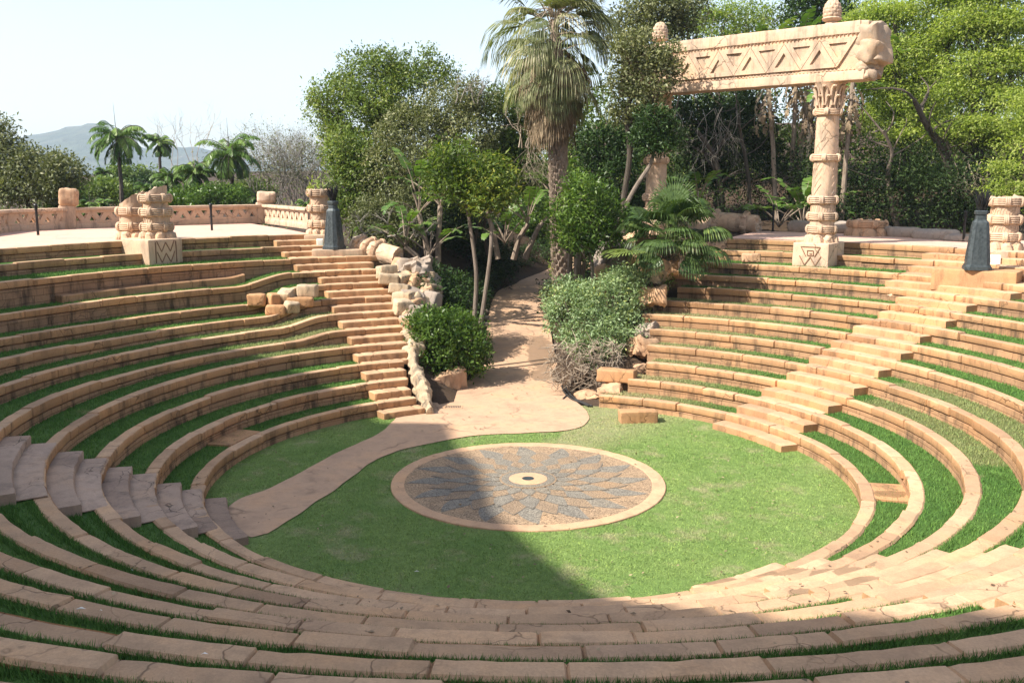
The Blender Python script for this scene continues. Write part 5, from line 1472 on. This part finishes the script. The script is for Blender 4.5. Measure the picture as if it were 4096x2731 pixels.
tree('leaning_tree', 'tree with a long leaning grey trunk and a dark tuft of crown before the gate', 'tree', [lb - Vector((0, 0, .7)), lb, aty(1395, 590, 13.0), aty(1425, 500, 13.1), aty(1460, 430, 13.2), aty(1495, 375, 13.4), aty(1505, 330, 13.5)], .105,
     [Bp(1505, 285, 13.6, 46, 34), Bp(1480, 315, 13.3, 36, 26), Bp(1535, 315, 13.6, 34, 26), Bp(1510, 335, 13.2, 40, 20)], L_dark, M_bark, 850, 9, .12, 26, seed=34, r1=.06, lf=.9, fill_kw=dict(csz=.15, shell=.5))
eb = aty(1440, 560, 15.2)
tree('grey_tree', 'open crowned grey green tree covering the left end of the gate beam', 'tree', [(eb.x, eb.y, 3.6), aty(1432, 470, 15.2), aty(1446, 360, 15), aty(1440, 270, 14.9), aty(1452, 210, 14.8)], .12,
     [Bp(1450, 120, 14.6, 46, 36), Bp(1505, 150, 14.5, 44, 34), Bp(1535, 120, 14.6, 30, 26), Bp(1430, 190, 14.8, 44, 32), Bp(1500, 205, 14.3, 40, 22), Bp(1545, 165, 14.4, 24, 26), Bp(1420, 260, 15, 36, 28), Bp(1478, 245, 14.6, 38, 18), Bp(1465, 85, 14.8, 30, 18)], L_olive, M_barkdk, 1150, 9, .13, 80, seed=35, r1=.07, fill_kw=dict(csz=.2, shell=.35, var=(0, .9)))

# ------------------------------------------------------------------ the big mass left of the path
def gtree(label, X, Yb, y, trunk_top, blobs, mat, n_cl, per, leaf, seed, bark=None, r=.2, kw=None, name='tree', cat='tree', twigs=60, grp=None):
    b = aty(X, Yb, y); zb = gz(b.x, b.y) - .2
    tp = aty(trunk_top[0], trunk_top[1], y)
    return tree(name, label, cat, [(b.x, b.y, zb), ((b.x + tp.x) / 2 + .2, y, (zb + tp.z) / 2), tuple(tp)], r, blobs, mat, bark or M_barkdk, n_cl, per, leaf, twigs, grp, seed, True, None, kw)
gtree('broad crowned light green tree with a ragged top, highest left of the tall palm', 880, 560, 25, (880, 300), [Bp(860, 150, 25, 60, 42), Bp(790, 210, 25, 60, 40), Bp(930, 180, 25, 60, 44), Bp(985, 145, 25.5, 26, 34), Bp(860, 230, 24.5, 80, 50), Bp(755, 265, 25, 40, 34), Bp(730, 235, 25, 22, 22), Bp(900, 280, 24.5, 80, 50), Bp(780, 310, 25, 48, 40), Bp(1010, 180, 25.5, 36, 32)], L_mid, 2000, 11, .165, 41, None, .22, dict(csz=.27, shell=.4, jitter=.3, var=(.2, 1)))
gtree('pale bushy tree beside the left lamp pillar', 800, 540, 22, (800, 420), [Bp(790, 350, 22, 50, 56), Bp(800, 420, 21.5, 42, 60), Bp(838, 390, 22, 60, 60), Bp(775, 470, 21, 24, 40), Bp(815, 480, 21, 44, 44)], L_mid, 1300, 9, .16, 42, None, .14, dict(csz=.25, shell=.55, jitter=.2, var=(.15, 1)))
gtree('rounded grey olive tree in the middle of the left wood', 950, 560, 22, (950, 380), [Bp(950, 300, 22.5, 80, 56), Bp(1035, 250, 23, 80, 50), Bp(1090, 230, 23, 60, 40), Bp(900, 370, 21.5, 72, 60), Bp(980, 390, 21.5, 80, 56), Bp(1070, 320, 22.5, 80, 60), Bp(890, 440, 21, 56, 50)], L_olive, 2600, 9, .15, 43, None, .2, dict(csz=.26, shell=.6, jitter=.14, var=(0, .95)))
gtree('dark low tree with a hollow under it behind the fallen left column', 880, 570, 19.5, (880, 500), [Bp(850, 500, 19.5, 44, 44), Bp(900, 540, 19, 60, 34), Bp(930, 480, 19.5, 44, 40), Bp(830, 540, 18.8, 30, 30)], L_olive, 800, 9, .13, 44, None, .12, dict(csz=.22, shell=.6, var=(0, .7)))
gtree('green tree just behind the dead leaf skirt of the tall palm, left side', 1130, 600, 27, (1165, 420), [Bp(1160, 250, 24, 50, 40), Bp(1200, 320, 24, 50, 46), Bp(1150, 340, 23.5, 40, 40), Bp(1215, 400, 23, 36, 40), Bp(1175, 400, 23.5, 40, 34), Bp(1220, 245, 24.5, 36, 36)], L_mid, 1300, 9, .17, 45, None, .13, dict(csz=.26, shell=.5))
gtree('leafy young tree under the tall palm on the left of its trunk', 1215, 600, 35, (1225, 480), [Bp(1225, 410, 35, 40, 34), Bp(1240, 460, 34.5, 34, 36), Bp(1200, 440, 35, 30, 28), Bp(1230, 505, 34.5, 34, 26), Bp(1190, 520, 35, 40, 34), Bp(1245, 550, 35, 40, 30)], L_bright, 900, 9, .20, 46, None, .08, dict(csz=.2, shell=.5))
gtree('dark tree close behind the tall palm on its right', 1400, 560, 23, (1395, 360), [Bp(1390, 340, 23, 46, 60), Bp(1360, 420, 23, 44, 56), Bp(1425, 420, 22, 46, 60), Bp(1345, 330, 23.5, 30, 44), Bp(1440, 340, 23, 44, 44), Bp(1410, 500, 21, 44, 36)], L_dark, 1500, 9, .16, 47, None, .16, dict(csz=.27, shell=.5))
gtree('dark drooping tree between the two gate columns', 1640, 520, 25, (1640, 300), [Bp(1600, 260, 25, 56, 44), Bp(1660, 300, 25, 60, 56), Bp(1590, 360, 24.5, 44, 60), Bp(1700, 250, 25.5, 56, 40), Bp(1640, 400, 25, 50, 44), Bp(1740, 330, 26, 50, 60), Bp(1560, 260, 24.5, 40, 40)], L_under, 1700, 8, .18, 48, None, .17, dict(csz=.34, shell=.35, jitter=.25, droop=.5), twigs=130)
gtree('pale fine leaved tree showing over the middle of the beam', 1640, 480, 33, (1650, 200), [Bp(1610, 45, 33, 50, 34), Bp(1670, 30, 33, 60, 36), Bp(1720, 70, 33, 50, 26), Bp(1560, 60, 32, 44, 34), Bp(1760, 40, 34, 46, 40), Bp(1650, 110, 33, 80, 40), Bp(1740, 130, 33, 80, 40)], L_lime, 1400, 10, .15, 49, M_bark, .17, dict(csz=.4, shell=.2, flat=.4, jitter=.25, var=(0, .6)), twigs=110)
gtree('grey green tree filling the sky above the left finial', 1480, 520, 22, (1480, 160), [Bp(1460, 40, 22, 50, 36), Bp(1520, 15, 22, 60, 36), Bp(1560, 60, 22.5, 40, 36), Bp(1430, 90, 22, 30, 34), Bp(1580, 20, 23, 40, 30), Bp(1500, 80, 22, 50, 30)], L_olive, 1000, 9, .17, 50, None, .15, dict(csz=.3, shell=.35, jitter=.22))
gtree('dark conifer like tree directly behind the right finial', 1850, 480, 31, (1850, 200), [Bp(1850, 30, 31, 44, 44), Bp(1900, 60, 31, 50, 40), Bp(1870, -20, 31, 50, 36), Bp(1940, 30, 31, 36, 36), Bp(1900, 130, 31, 60, 50)], L_dark, 1100, 9, .2, 51, None, .2, dict(csz=.34, shell=.45))
# feathery trees on the right
fk = dict(csz=.5, shell=.3, flat=.26, jitter=.3, up=1.4, var=(.1, 1))
gtree('feathery light green tree just right of the gate beam', 2090, 520, 25, (2060, 260), [Bp(1990, 60, 26, 56, 40), Bp(2060, 40, 26, 60, 40), Bp(2050, 120, 25, 70, 44), Bp(2110, 180, 25, 70, 44), Bp(2000, 180, 25.5, 46, 44), Bp(2060, 240, 25, 60, 40), Bp(2130, 260, 24, 56, 36), Bp(2000, 270, 25, 40, 36), Bp(2080, 310, 24, 50, 30), Bp(2140, 90, 25, 56, 40)], L_lime, 3000, 12, .15, 52, None, .22, fk, twigs=120)
gtree('tall feathery yellow green tree in the upper right corner', 2260, 540, 22.5, (2230, 250), [Bp(2220, 60, 23, 60, 44), Bp(2300, 60, 22.5, 70, 50), Bp(2350, 140, 22, 56, 50), Bp(2260, 150, 22.5, 70, 44), Bp(2200, 210, 23, 56, 40), Bp(2310, 220, 22, 60, 40), Bp(2240, 290, 22, 60, 36), Bp(2340, 300, 21.5, 50, 36), Bp(2180, 320, 22.5, 44, 30), Bp(2290, 330, 22, 44, 26), Bp(2300, -20, 23, 80, 40), Bp(2180, -10, 24, 70, 40)], L_lime, 3800, 12, .15, 53, None, .24, fk, twigs=130)
gtree('feathery tree hanging low over the right lamp pillar', 2350, 540, 19, (2345, 330), [Bp(2350, 390, 19, 60, 40), Bp(2320, 440, 18.5, 40, 24), Bp(2370, 330, 19, 60, 44), Bp(2390, 250, 19, 70, 60), Bp(2390, 450, 18, 50, 30)], L_lime, 900, 11, .14, 54, None, .14, fk)
# dark trunks leaning in the shade on the right
for i, (pts_, r, lab) in enumerate(((((2195, 530), (2188, 450), (2172, 360), (2130, 290), (2100, 230)), .19, 'thick dark leaning trunk in the shade behind the right plaza'), (((2065, 535), (2050, 480), (2040, 400), (2048, 350), (2030, 300)), .12, 'pale streaked trunk rising left of the thick dark one'), (((2230, 530), (2195, 420), (2170, 300)), .1, 'thin dark trunk crossing behind the thick leaning one'), (((1660, 520), (1655, 440), (1640, 360), (1600, 300)), .16, 'crooked dark trunk seen between the gate columns'), (((1722, 520), (1718, 400), (1700, 300), (1690, 240)), .09, 'straight thin trunk seen under the beam'), (((1120, 585), (1112, 520), (1134, 440), (1152, 380)), .08, 'dark slanting trunk left of the tall palm'), (((1085, 600), (1098, 520), (1126, 470), (1150, 400)), .07, 'thin slanting trunk crossing behind the clipped hedge'))):
    yy = 22.5 if i < 3 else 24; P_ = [aty(x, y, yy - .3 * j) for j, (x, y) in enumerate(pts_)]; b = P_[0]; o = MB(); rn = random.Random(i)
    sp_ = [p - b for p in spline(P_, 5)]; o.tube(sp_, [r * (1.2 - .7 * k / (len(sp_) - 1)) for k in range(len(sp_))], 9)
    for k in range(7): s_ = sp_[rn.randrange(len(sp_) // 3, len(sp_))]; o.tube(branch_pts(s_, s_ + Vector((rn.gauss(0, 1.2), rn.gauss(0, .6), rn.uniform(.4, 2))), .15, 5, rn), [r * .35 * (1 - .15 * j) for j in range(6)], 5)
    tag(o.build('bare_tree', M_bark if i == 1 else M_barkdk, loc=b), lab, 'bare tree')
# undergrowth: dark bushes that read as one mass behind the plaza and the path
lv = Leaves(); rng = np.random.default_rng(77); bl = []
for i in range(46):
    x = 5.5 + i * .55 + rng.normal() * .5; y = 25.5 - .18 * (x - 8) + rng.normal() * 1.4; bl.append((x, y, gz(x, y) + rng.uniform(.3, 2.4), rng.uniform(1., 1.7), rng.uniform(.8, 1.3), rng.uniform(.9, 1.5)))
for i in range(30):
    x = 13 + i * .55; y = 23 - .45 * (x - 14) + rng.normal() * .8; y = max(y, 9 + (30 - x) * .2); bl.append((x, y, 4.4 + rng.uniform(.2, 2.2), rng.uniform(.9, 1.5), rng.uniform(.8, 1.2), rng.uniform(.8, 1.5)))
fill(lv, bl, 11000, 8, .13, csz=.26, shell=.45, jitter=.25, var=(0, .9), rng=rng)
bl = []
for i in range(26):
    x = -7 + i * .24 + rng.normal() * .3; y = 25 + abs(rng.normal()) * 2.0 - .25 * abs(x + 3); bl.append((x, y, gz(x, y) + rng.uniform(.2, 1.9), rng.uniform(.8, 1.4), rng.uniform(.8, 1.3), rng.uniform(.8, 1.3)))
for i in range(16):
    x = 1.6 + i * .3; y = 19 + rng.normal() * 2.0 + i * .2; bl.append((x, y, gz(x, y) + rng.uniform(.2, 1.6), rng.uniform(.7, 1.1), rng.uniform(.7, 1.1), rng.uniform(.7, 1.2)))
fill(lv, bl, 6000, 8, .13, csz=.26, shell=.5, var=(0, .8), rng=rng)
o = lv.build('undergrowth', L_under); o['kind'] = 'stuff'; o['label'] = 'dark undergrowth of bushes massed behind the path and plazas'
# a wall of far trees closing the view up the path and behind the gate
lv = Leaves(); bl = []
for i in range(60):
    x = -8.5 + i * .78 + rng.normal() * .5; y = 40 + rng.normal() * 2.5 - .12 * max(0, x); z0_ = gz(x, y); H_ = rng.uniform(4, 7) if x < -1 else rng.uniform(6, 10.5)
    for q in range(3): bl.append((x + rng.normal(), y, z0_ + H_ * (q + .5) / 3, rng.uniform(1.6, 2.4), 1.8, rng.uniform(1.5, 2.2)))
fill(lv, bl, 8500, 8, .30, csz=.5, shell=.5, var=(0, .9), rng=rng, jitter=.25)
o = lv.build('far_wood', L_mid); o['kind'] = 'stuff'; o['label'] = 'wood closing the view beyond the path and the gate'

# bare branches and hanging vines
def bare(label, X, Y, y, spread, h, n, seed, mat, up=1, r=.035, name='bare_bush', depth=3):
    b = aty(X, Y, y); rnd = random.Random(seed); mb = MB()
    def grow(p, d, L_, r_, lev):
        q = p + d * L_; mb.tube(branch_pts(p, q, .10, 4, rnd), [r_, r_ * .9, r_ * .8, r_ * .7, r_ * .6], 4 if lev else 5, cap=False)
        if lev >= depth: return
        for k in range(rnd.choice((2, 3))):
            nd = (d + Vector((rnd.gauss(0, .55), rnd.gauss(0, .4), rnd.gauss(.05 * up, .4)))).normalized(); grow(p + d * L_ * rnd.uniform(.55, 1), nd, L_ * rnd.uniform(.55, .8), r_ * .6, lev + 1)
    for i in range(n): grow(Vector((rnd.gauss(0, spread * .3), rnd.gauss(0, spread * .2), 0)), Vector((rnd.gauss(0, .6) * spread / max(h, .1) * .5, rnd.gauss(0, .3), up)).normalized(), h * rnd.uniform(.35, .5), r, 0)
    return tag(mb.build(name, mat, loc=b), label, {'hanging_vine': 'vine', 'bamboo': 'bamboo', 'thicket': 'thicket'}.get(name, 'bush'))
bare('pale bare branches tangled in front of the dark hollow by the left lamp', 900, 545, 17.5, 2.2, 1.6, 9, 1, M_bareG, .35)
bare('bleached bare branches rising left of the tall palm', 1200, 340, 21, 1.2, 2.0, 6, 2, M_twig, 1)
bare('hanging pale vine stems left of the dead leaf skirt', 1225, 300, 20, 1.0, 3.0, 7, 3, M_twig, -1, .014, 'hanging_vine')
bare('hanging grey vines between the gate columns', 1660, 250, 23, 3.0, 3.2, 12, 4, M_bareG, -1, .016, 'hanging_vine')
bare('brown hanging twigs in the shade at the right', 2240, 370, 20.5, 1.2, 2.0, 8, 5, M_twig, -1, .012, 'hanging_vine')
bare('bare twiggy tree right of the broad light green one', 1080, 240, 22, 1.4, 1.6, 6, 6, M_bareG, 1, .03)

# ------------------------------------------------------------------ beyond the balustrade
gtree('bushy grey green tree at the left edge of the picture', 70, 480, 36, (50, 420), [Bp(0, 310, 36, 34, 40), Bp(20, 370, 36, 56, 40), Bp(90, 385, 35.5, 60, 40), Bp(150, 395, 35, 50, 32), Bp(60, 430, 35.5, 80, 34), Bp(130, 430, 35, 50, 26), Bp(0, 440, 35, 40, 40), Bp(-40, 360, 36, 50, 60)], L_olive, 1900, 9, .22, 61, None, .2, dict(csz=.36, shell=.5, jitter=.2, var=(0, .85)))
for i, (X, Y, y, rx, ry, m_, lab) in enumerate(((330, 440, 60, 50, 26, L_dark, 'dark round tree behind the tallest feather palm'), (290, 410, 80, 60, 24, L_mid, 'low spreading tree beyond the palms on the left'), (500, 450, 36, 60, 22, L_bright, 'bright leafy bush over the long balustrade'), (420, 460, 37, 40, 22, L_bright, 'bright leafy bush left of the leaning young palm'), (240, 440, 52, 60, 22, L_mid, 'greyish bush behind the low spiky palms'), (160, 470, 38, 40, 22, L_bright, 'bush of grassy leaves behind the broken square post'), (570, 440, 52, 50, 24, L_mid, 'green bush in front of the grey thickets'))):
    gtree(lab, X, Y + ry + 20, y, (X, Y), [Bp(X, Y, y, rx * .6, ry), Bp(X - rx * .6, Y + ry * .3, y, rx * .5, ry * .7), Bp(X + rx * .6, Y + ry * .25, y, rx * .5, ry * .75)], m_, 420, 9, .0055 * y, 70 + i, None, .12, dict(csz=.008 * y, shell=.5, jitter=.2), 'bush', 'bush', 12)
for i, (X, Y, w_, h_, lab) in enumerate(((620, 470, 3.2, 5.6, 'greyish leafless thicket left of the corner post'), (665, 470, 3.0, 6.0, 'greyish leafless thicket behind the corner post'), (705, 470, 2.6, 5.2, 'greyish leafless thicket left of the banded stump'), (640, 430, 3.4, 5.2, 'taller leafless thicket on the skyline'))):
    b = bare(lab.replace('leafless', 'sparse leaved'), X, Y, 46 if i < 3 else 58, w_ * 1.6, h_, 15, 20 + i, M_bareG, 1, .035, 'thicket', 4)
    lv = Leaves(); fill(lv, [(rx_ * w_ * .8, 0, h_ * .45, w_ * .6, w_ * .5, h_ * .42) for rx_ in (-1, -.3, .4, 1)], 260, 6, .16, csz=.5, shell=.3, var=(0, .9), rng=np.random.default_rng(i)); lv.build('sparse_leaves', L_olive, b)
bare('tall bare bamboo stems on the skyline left of the grey thickets', 445, 400, 70, 4, 8, 7, 33, M_twig, 1, .03, 'bamboo', 2)
# belt of far bushes closing the ground beyond the balustrade
lv = Leaves(); bl = []; rng = np.random.default_rng(5)
for i in range(90):
    y = rng.uniform(60, 150); x = -.374 + (y + 19) * rng.uniform(-.64, -.20); bl.append((x, y, rng.uniform(.3, 2.2) + .004 * y, rng.uniform(2, 4.5), rng.uniform(2, 4), rng.uniform(1.2, 2.4)))
fill(lv, bl, 6500, 7, .55, csz=.8, shell=.5, var=(0, .9), rng=rng)
o = lv.build('far_scrub', L_olive); o['kind'] = 'stuff'; o['label'] = 'belt of far scrub and treetops beyond the palms'

# hills
def hill(nm, lab, peaks, y0, y1):
    mb = MB(); xs = np.linspace(-2600, 900, 260); ys = np.linspace(y0, y1, 26); vs = []; fs = []
    for j, y in enumerate(ys):
        for x in xs:
            u = CF * (x - CAM.x) / (y - CAM.y) + 1176; h = 0
            ang_ = (x - CAM.x) / (y + 19)
            h = float(np.interp(ang_ * CF + 1176 + 6 * noise.noise(Vector((x * .01, j * .3, 0))), [q[0] for q in peaks], [q[1] * 1.05 for q in peaks]))
            v = math.sin(PI * j / (len(ys) - 1)) ** .7
            h = h * v + v * (5 * noise.noise(Vector((x * .005, y * .005, 1))) + 5 * noise.noise(Vector((x * .018, y * .018, 2))) + 4 * noise.noise(Vector((x * .09, y * .09, 2))))
            vs.append((x, y, h - 3))
    nx = len(xs)
    for j in range(len(ys) - 1):
        for i in range(nx - 1): fs.append((j * nx + i, j * nx + i + 1, (j + 1) * nx + i + 1, (j + 1) * nx + i))
    mb.add(vs, fs); return structure(mb.build(nm, M_hill), lab)
hill('hills', 'hazy blue scrub covered hill on the left skyline', [(-900, 20), (-300, 70), (0, 88), (60, 96), (110, 113), (150, 119), (185, 126), (225, 133), (258, 131), (285, 112), (310, 92), (335, 80), (380, 76), (430, 82), (470, 80), (520, 66), (580, 52), (640, 42), (740, 30), (900, 15), (1400, 8)], 1900, 2800)

# ------------------------------------------------------------------ unseen building behind the camera to the left, roofline shaped to shade the near tiers
sx, sy = .906, .423
def wa(w, a, z): return Vector((sx * a - sy * w, sy * a + sx * w, z))
TAN = math.tan(R(46)); AC = -26.0
SHP = [(13.0, -10.2, 2.9), (12.4, -8.75, 3.06), (10.9, -8.8, 3.4), (8.9, -4.0, 1.5), (7.5, -2.3, .68), (5.7, -1.8, .34), (5.2, -.6, .1), (4.83, .05, 0), (3.08, -.44, 0), (.92, -.67, 0), (-1.6, -1.5, 0), (-4.1, -1.6, 0), (-5.6, -1.5, 0), (-7.0, -1.8, .5), (-10.0, -2.0, 1.7), (-11.9, -.95, 2.4), (-15, .5, 2.4), (-22, .5, 2.4), (-30, .5, 2.4)]
prof_w = [(w_, z + (a_ - AC) * TAN) for w_, a_, z in SHP]
bd = thing('shadow_building', 'unseen tall stone building, roofline shaped to cast the shadow over the near tiers', 'building', wa(0, AC, 0))
b0v = Vector(bd.location); mb = MB(); dep = 9
top = [(w_, z) for w_, z in prof_w]
fr_ = [wa(w_, AC, z) - b0v for w_, z in top]; bk = [wa(w_, AC - dep, z) - b0v for w_, z in top]
fl = [wa(w_, AC, -.5) - b0v for w_, z in top]; blw = [wa(w_, AC - dep, -.5) - b0v for w_, z in top]
n = len(top); vs = fr_ + bk + fl + blw; fs = []
for i in range(n - 1):
    fs += [(i, i + 1, n + i + 1, n + i), (i, 2 * n + i, 2 * n + i + 1, i + 1), (n + i, n + i + 1, 3 * n + i + 1, 3 * n + i)]
fs += [(0, n, 3 * n, 2 * n), (n - 1, 3 * n - 1, 4 * n - 1, 2 * n - 1)]
mb.add(vs, fs); mb.build('wall', M_gate, bd, smooth=False)
Mw = Matrix(((-sy, sx, 0, 0), (sx, sy, 0, 0), (0, 0, 1, 0), (0, 0, 0, 1)))
for i in range(9):
    for j in range(4):
        mb = MB(); c = wa(9 - i * 4.2, AC + .05, 4 + j * 4.2) - b0v
        mb.box((0, 0, 0), (1.5, .2, 2.4), Matrix.Translation(c) @ Mw); mb.build('window', M_iron, bd, smooth=False)

# fallen leaves scattered over lawn, path and benches
lv = Leaves(); rng = np.random.default_rng(12); n = 420; a = rng.uniform(0, 2 * np.pi, n); r = 6.4 * np.sqrt(rng.random(n)); P_ = np.stack([r * np.cos(a), r * np.sin(a), np.full(n, .05)], 1)
q = rng.uniform(0, 1, (160, 2)); P2 = np.stack([-1.2 + 2.2 * q[:, 0], 7 + 14 * q[:, 1], np.array([zpath(7 + 14 * t_) + .05 for t_ in q[:, 1]])], 1)
kk = rng.integers(1, 10, 260); aa = rng.uniform(-240, 60, 260); P3_ = np.array([tuple(pol(RK[k_] + rng.uniform(.03, .22), t_, ZK(k_, t_) + .02)) for k_, t_ in zip(kk, aa)])
P_ = np.concatenate([P_, P2, P3_]); d = rng.normal(size=P_.shape); d[:, 2] *= .15; d = unit(d); L_ = rng.uniform(.03, .085, len(P_))
lv.add(P_, d, unit(np.array([0, 0, 1.]) + rng.normal(size=P_.shape) * .2), L_, L_ * .28, rng.random(len(P_)), .1)
o = lv.build('leaf_litter', L_dead); o['kind'] = 'stuff'; o['label'] = 'scattered small dry leaves on lawn, path and benches'

# ------------------------------------------------------------------ grass blades
def blades(lv_pts, h, w, rng, attr, dryv, lean_=.45):
    N = len(lv_pts); a = rng.random(N) * 2 * np.pi; side = np.stack([np.cos(a), np.sin(a), np.zeros(N)], 1)
    lean = rng.normal(size=(N, 3)) * lean_; lean[:, 2] = 1; hh = h * rng.uniform(.5, 1.4, N)
    tip = lv_pts + unit(lean) * hh[:, None]
    V = np.stack([lv_pts - side * w, lv_pts + side * w, tip], 1).reshape(-1, 3)
    return V, np.repeat(rng.random(N), 3), np.repeat(dryv, 3)
rng = np.random.default_rng(44); VV = []; VA = []; DR = []
def polar_pts(k, r0, r1, a0, a1, n, zoff=0):
    a = rng.uniform(a0, a1, n); r = np.sqrt(rng.uniform(r0 ** 2, r1 ** 2, n))
    z = np.array([ZK(k, t) for t in a]) - .04 if k else np.zeros(n)
    dv = np.array([dry_of(rr, t, k) for rr, t in zip(r, a)])
    return np.stack([r * np.cos(np.radians(a)), r * np.sin(np.radians(a)), z], 1), dv
def in_stair(k, a):
    a = (a + 180) % 360 - 180; b = a % 360
    return ((a > RB[k]) & (a < RA[k])) | ((b > LB[k]) & (b < LA[k])) | ((a > NA[min(k, 9)]) & (a < NB[min(k, 9)])) | ((a > -67.4) & (a < -51))
for k in range(1, 11):
    area = PI * ((RK[k + 1] ** 2) - (RK[k] + CAPW) ** 2) * .85
    P_, dv = polar_pts(k, RK[k] + CAPW - .01, RK[k + 1] + .02, AL[k] - 360, AR[k], int(area * 900)); a = np.degrees(np.arctan2(P_[:, 1], P_[:, 0]))
    keep = ~in_stair(k, a); P_, dv = P_[keep], dv[keep]
    V, va, dd = blades(P_, .065, .007, rng, None, dv); VV.append(V); VA.append(va); DR.append(dd)
    # longer uncut fringe along the back of the bench slabs on the near side
    if k >= 3:
        n = int((RK[k]) * 2.1 * 700); P_, dv = polar_pts(k, RK[k] + CAPW - .02, RK[k] + CAPW + .10, -165, -38, n); a = np.degrees(np.arctan2(P_[:, 1], P_[:, 0])); keep = ~in_stair(k, a); P_, dv = P_[keep], dv[keep]
        V, va, dd = blades(P_, .065, .005, rng, None, dv); VV.append(V); VA.append(va); DR.append(dd)
        n = int((RK[k + 1]) * 2.1 * 1000); P_, dv = polar_pts(k, RK[k + 1] - .36, RK[k + 1] + .0, -165, -38, n); a = np.degrees(np.arctan2(P_[:, 1], P_[:, 0])); keep = ~in_stair(k, a); P_, dv = P_[keep], dv[keep]
        V, va, dd = blades(P_, .09, .005, rng, None, dv); VV.append(V); VA.append(va); DR.append(dd)
P_, dv = polar_pts(0, .1, 6.58, 0, 360, 260000); rr = np.hypot(P_[:, 0] + .04, P_[:, 1] + .22)
def inside_path(P):
    # keep blades off the path
    poly = [(p[0], p[1]) for p in spline([Vector((*q, 0)) for q in pathL], 6)] + [(p[0], p[1]) for p in spline([Vector((*q, 0)) for q in pathR], 6)][::-1]
    x, y = P[:, 0], P[:, 1]; ins = np.zeros(len(P), bool); j = len(poly) - 1
    for i in range(len(poly)):
        xi, yi = poly[i]; xj, yj = poly[j]
        if yi != yj: ins ^= ((yi > y) != (yj > y)) & (x < (xj - xi) * (y - yi) / (yj - yi) + xi)
        j = i
    return ins
keep = (rr > 2.85) & ~inside_path(P_); P_, dv = P_[keep], dv[keep]
V, va, dd = blades(P_, .035, .0055, rng, None, dv, 1.1); VV.append(V); VA.append(va); DR.append(dd)
V = np.concatenate(VV).astype(np.float32); n = len(V) // 3
me = bpy.data.meshes.new('grass'); me.vertices.add(n * 3); me.vertices.foreach_set('co', V.ravel()); me.loops.add(n * 3); me.loops.foreach_set('vertex_index', np.arange(n * 3, dtype=np.int32))
me.polygons.add(n); me.polygons.foreach_set('loop_start', np.arange(0, n * 3, 3, dtype=np.int32)); me.update(calc_edges=True); me.materials.append(M_blade2); me.materials.append(M_blade); nl = len(VV[-1]) // 3; me.polygons.foreach_set('material_index', np.r_[np.zeros(n - nl, np.int32), np.ones(nl, np.int32)])
for nm, dat in (('var', VA), ('dry', DR)): x = me.attributes.new(nm, 'FLOAT', 'POINT'); x.data.foreach_set('value', np.concatenate(dat).astype(np.float32))
o = bpy.data.objects.new('grass', me); COL.objects.link(o); o['kind'] = 'stuff'; o['label'] = 'short green grass blades on the lawn and terraces'

# ------------------------------------------------------------------ haze
mb = MB(); mb.box((0, 0, 0), (3800, 3000, 226)); m = bpy.data.materials.new('haze'); m.use_nodes = True; nt = m.node_tree; nt.nodes.clear()
out = nt.nodes.new('ShaderNodeOutputMaterial'); pv = nt.nodes.new('ShaderNodeVolumePrincipled'); pv.inputs['Color'].default_value = (.66, .82, 1, 1); pv.inputs['Density'].default_value = .00021; pv.inputs['Anisotropy'].default_value = 0
nt.links.new(pv.outputs[0], out.inputs['Volume'])
hz = mb.build('haze', m, smooth=False, loc=(-850, 1400, 107)); hz['kind'] = 'stuff'; hz['label'] = 'pale dry season haze in the air'
# ------------------------------------------------------------------ sun, sky, camera
SUN_EL = R(46)
sd = Vector((-.906 * math.cos(SUN_EL), -.423 * math.cos(SUN_EL), math.sin(SUN_EL)))   # towards the sun
sun = bpy.data.lights.new('sun', 'SUN'); sun.energy = 5.0; sun.angle = R(.53); sun.color = (1, .93, .82)
so = bpy.data.objects.new('sun', sun); COL.objects.link(so); so.rotation_euler = sd.to_track_quat('Z', 'Y').to_euler()
w = bpy.data.worlds.new('World'); scene.world = w; w.use_nodes = True
nt = w.node_tree; bg = nt.nodes['Background']
sky = nt.nodes.new('ShaderNodeTexSky'); sky.sky_type = 'NISHITA'; sky.sun_disc = False
sky.sun_elevation = SUN_EL; sky.sun_rotation = math.atan2(-.906, -.423); sky.air_density = 1.0; sky.dust_density = 1.5; sky.ozone_density = 1
hs = nt.nodes.new('ShaderNodeHueSaturation'); hs.inputs['Saturation'].default_value = .66; hs.inputs['Value'].default_value = 1.08
nt.links.new(sky.outputs[0], hs.inputs['Color']); nt.links.new(hs.outputs[0], bg.inputs[0]); bg.inputs[1].default_value = .12
cam = bpy.data.cameras.new('camera'); cam.sensor_width = 36; cam.lens = CF / 2352 * 36
cam.clip_end = 6000; cam.clip_start = .1
co = bpy.data.objects.new('camera', cam); COL.objects.link(co); co.location = CAM
co.rotation_euler = (PI / 2 - PITCH, 0, 0); scene.camera = co
scene.view_settings.view_transform = 'Standard'; scene.view_settings.look = 'None'; scene.view_settings.gamma = 1
scene.view_settings.exposure = 1.0
scene.cycles.max_bounces = 6; scene.cycles.transparent_max_bounces = 4; scene.cycles.volume_bounces = 1
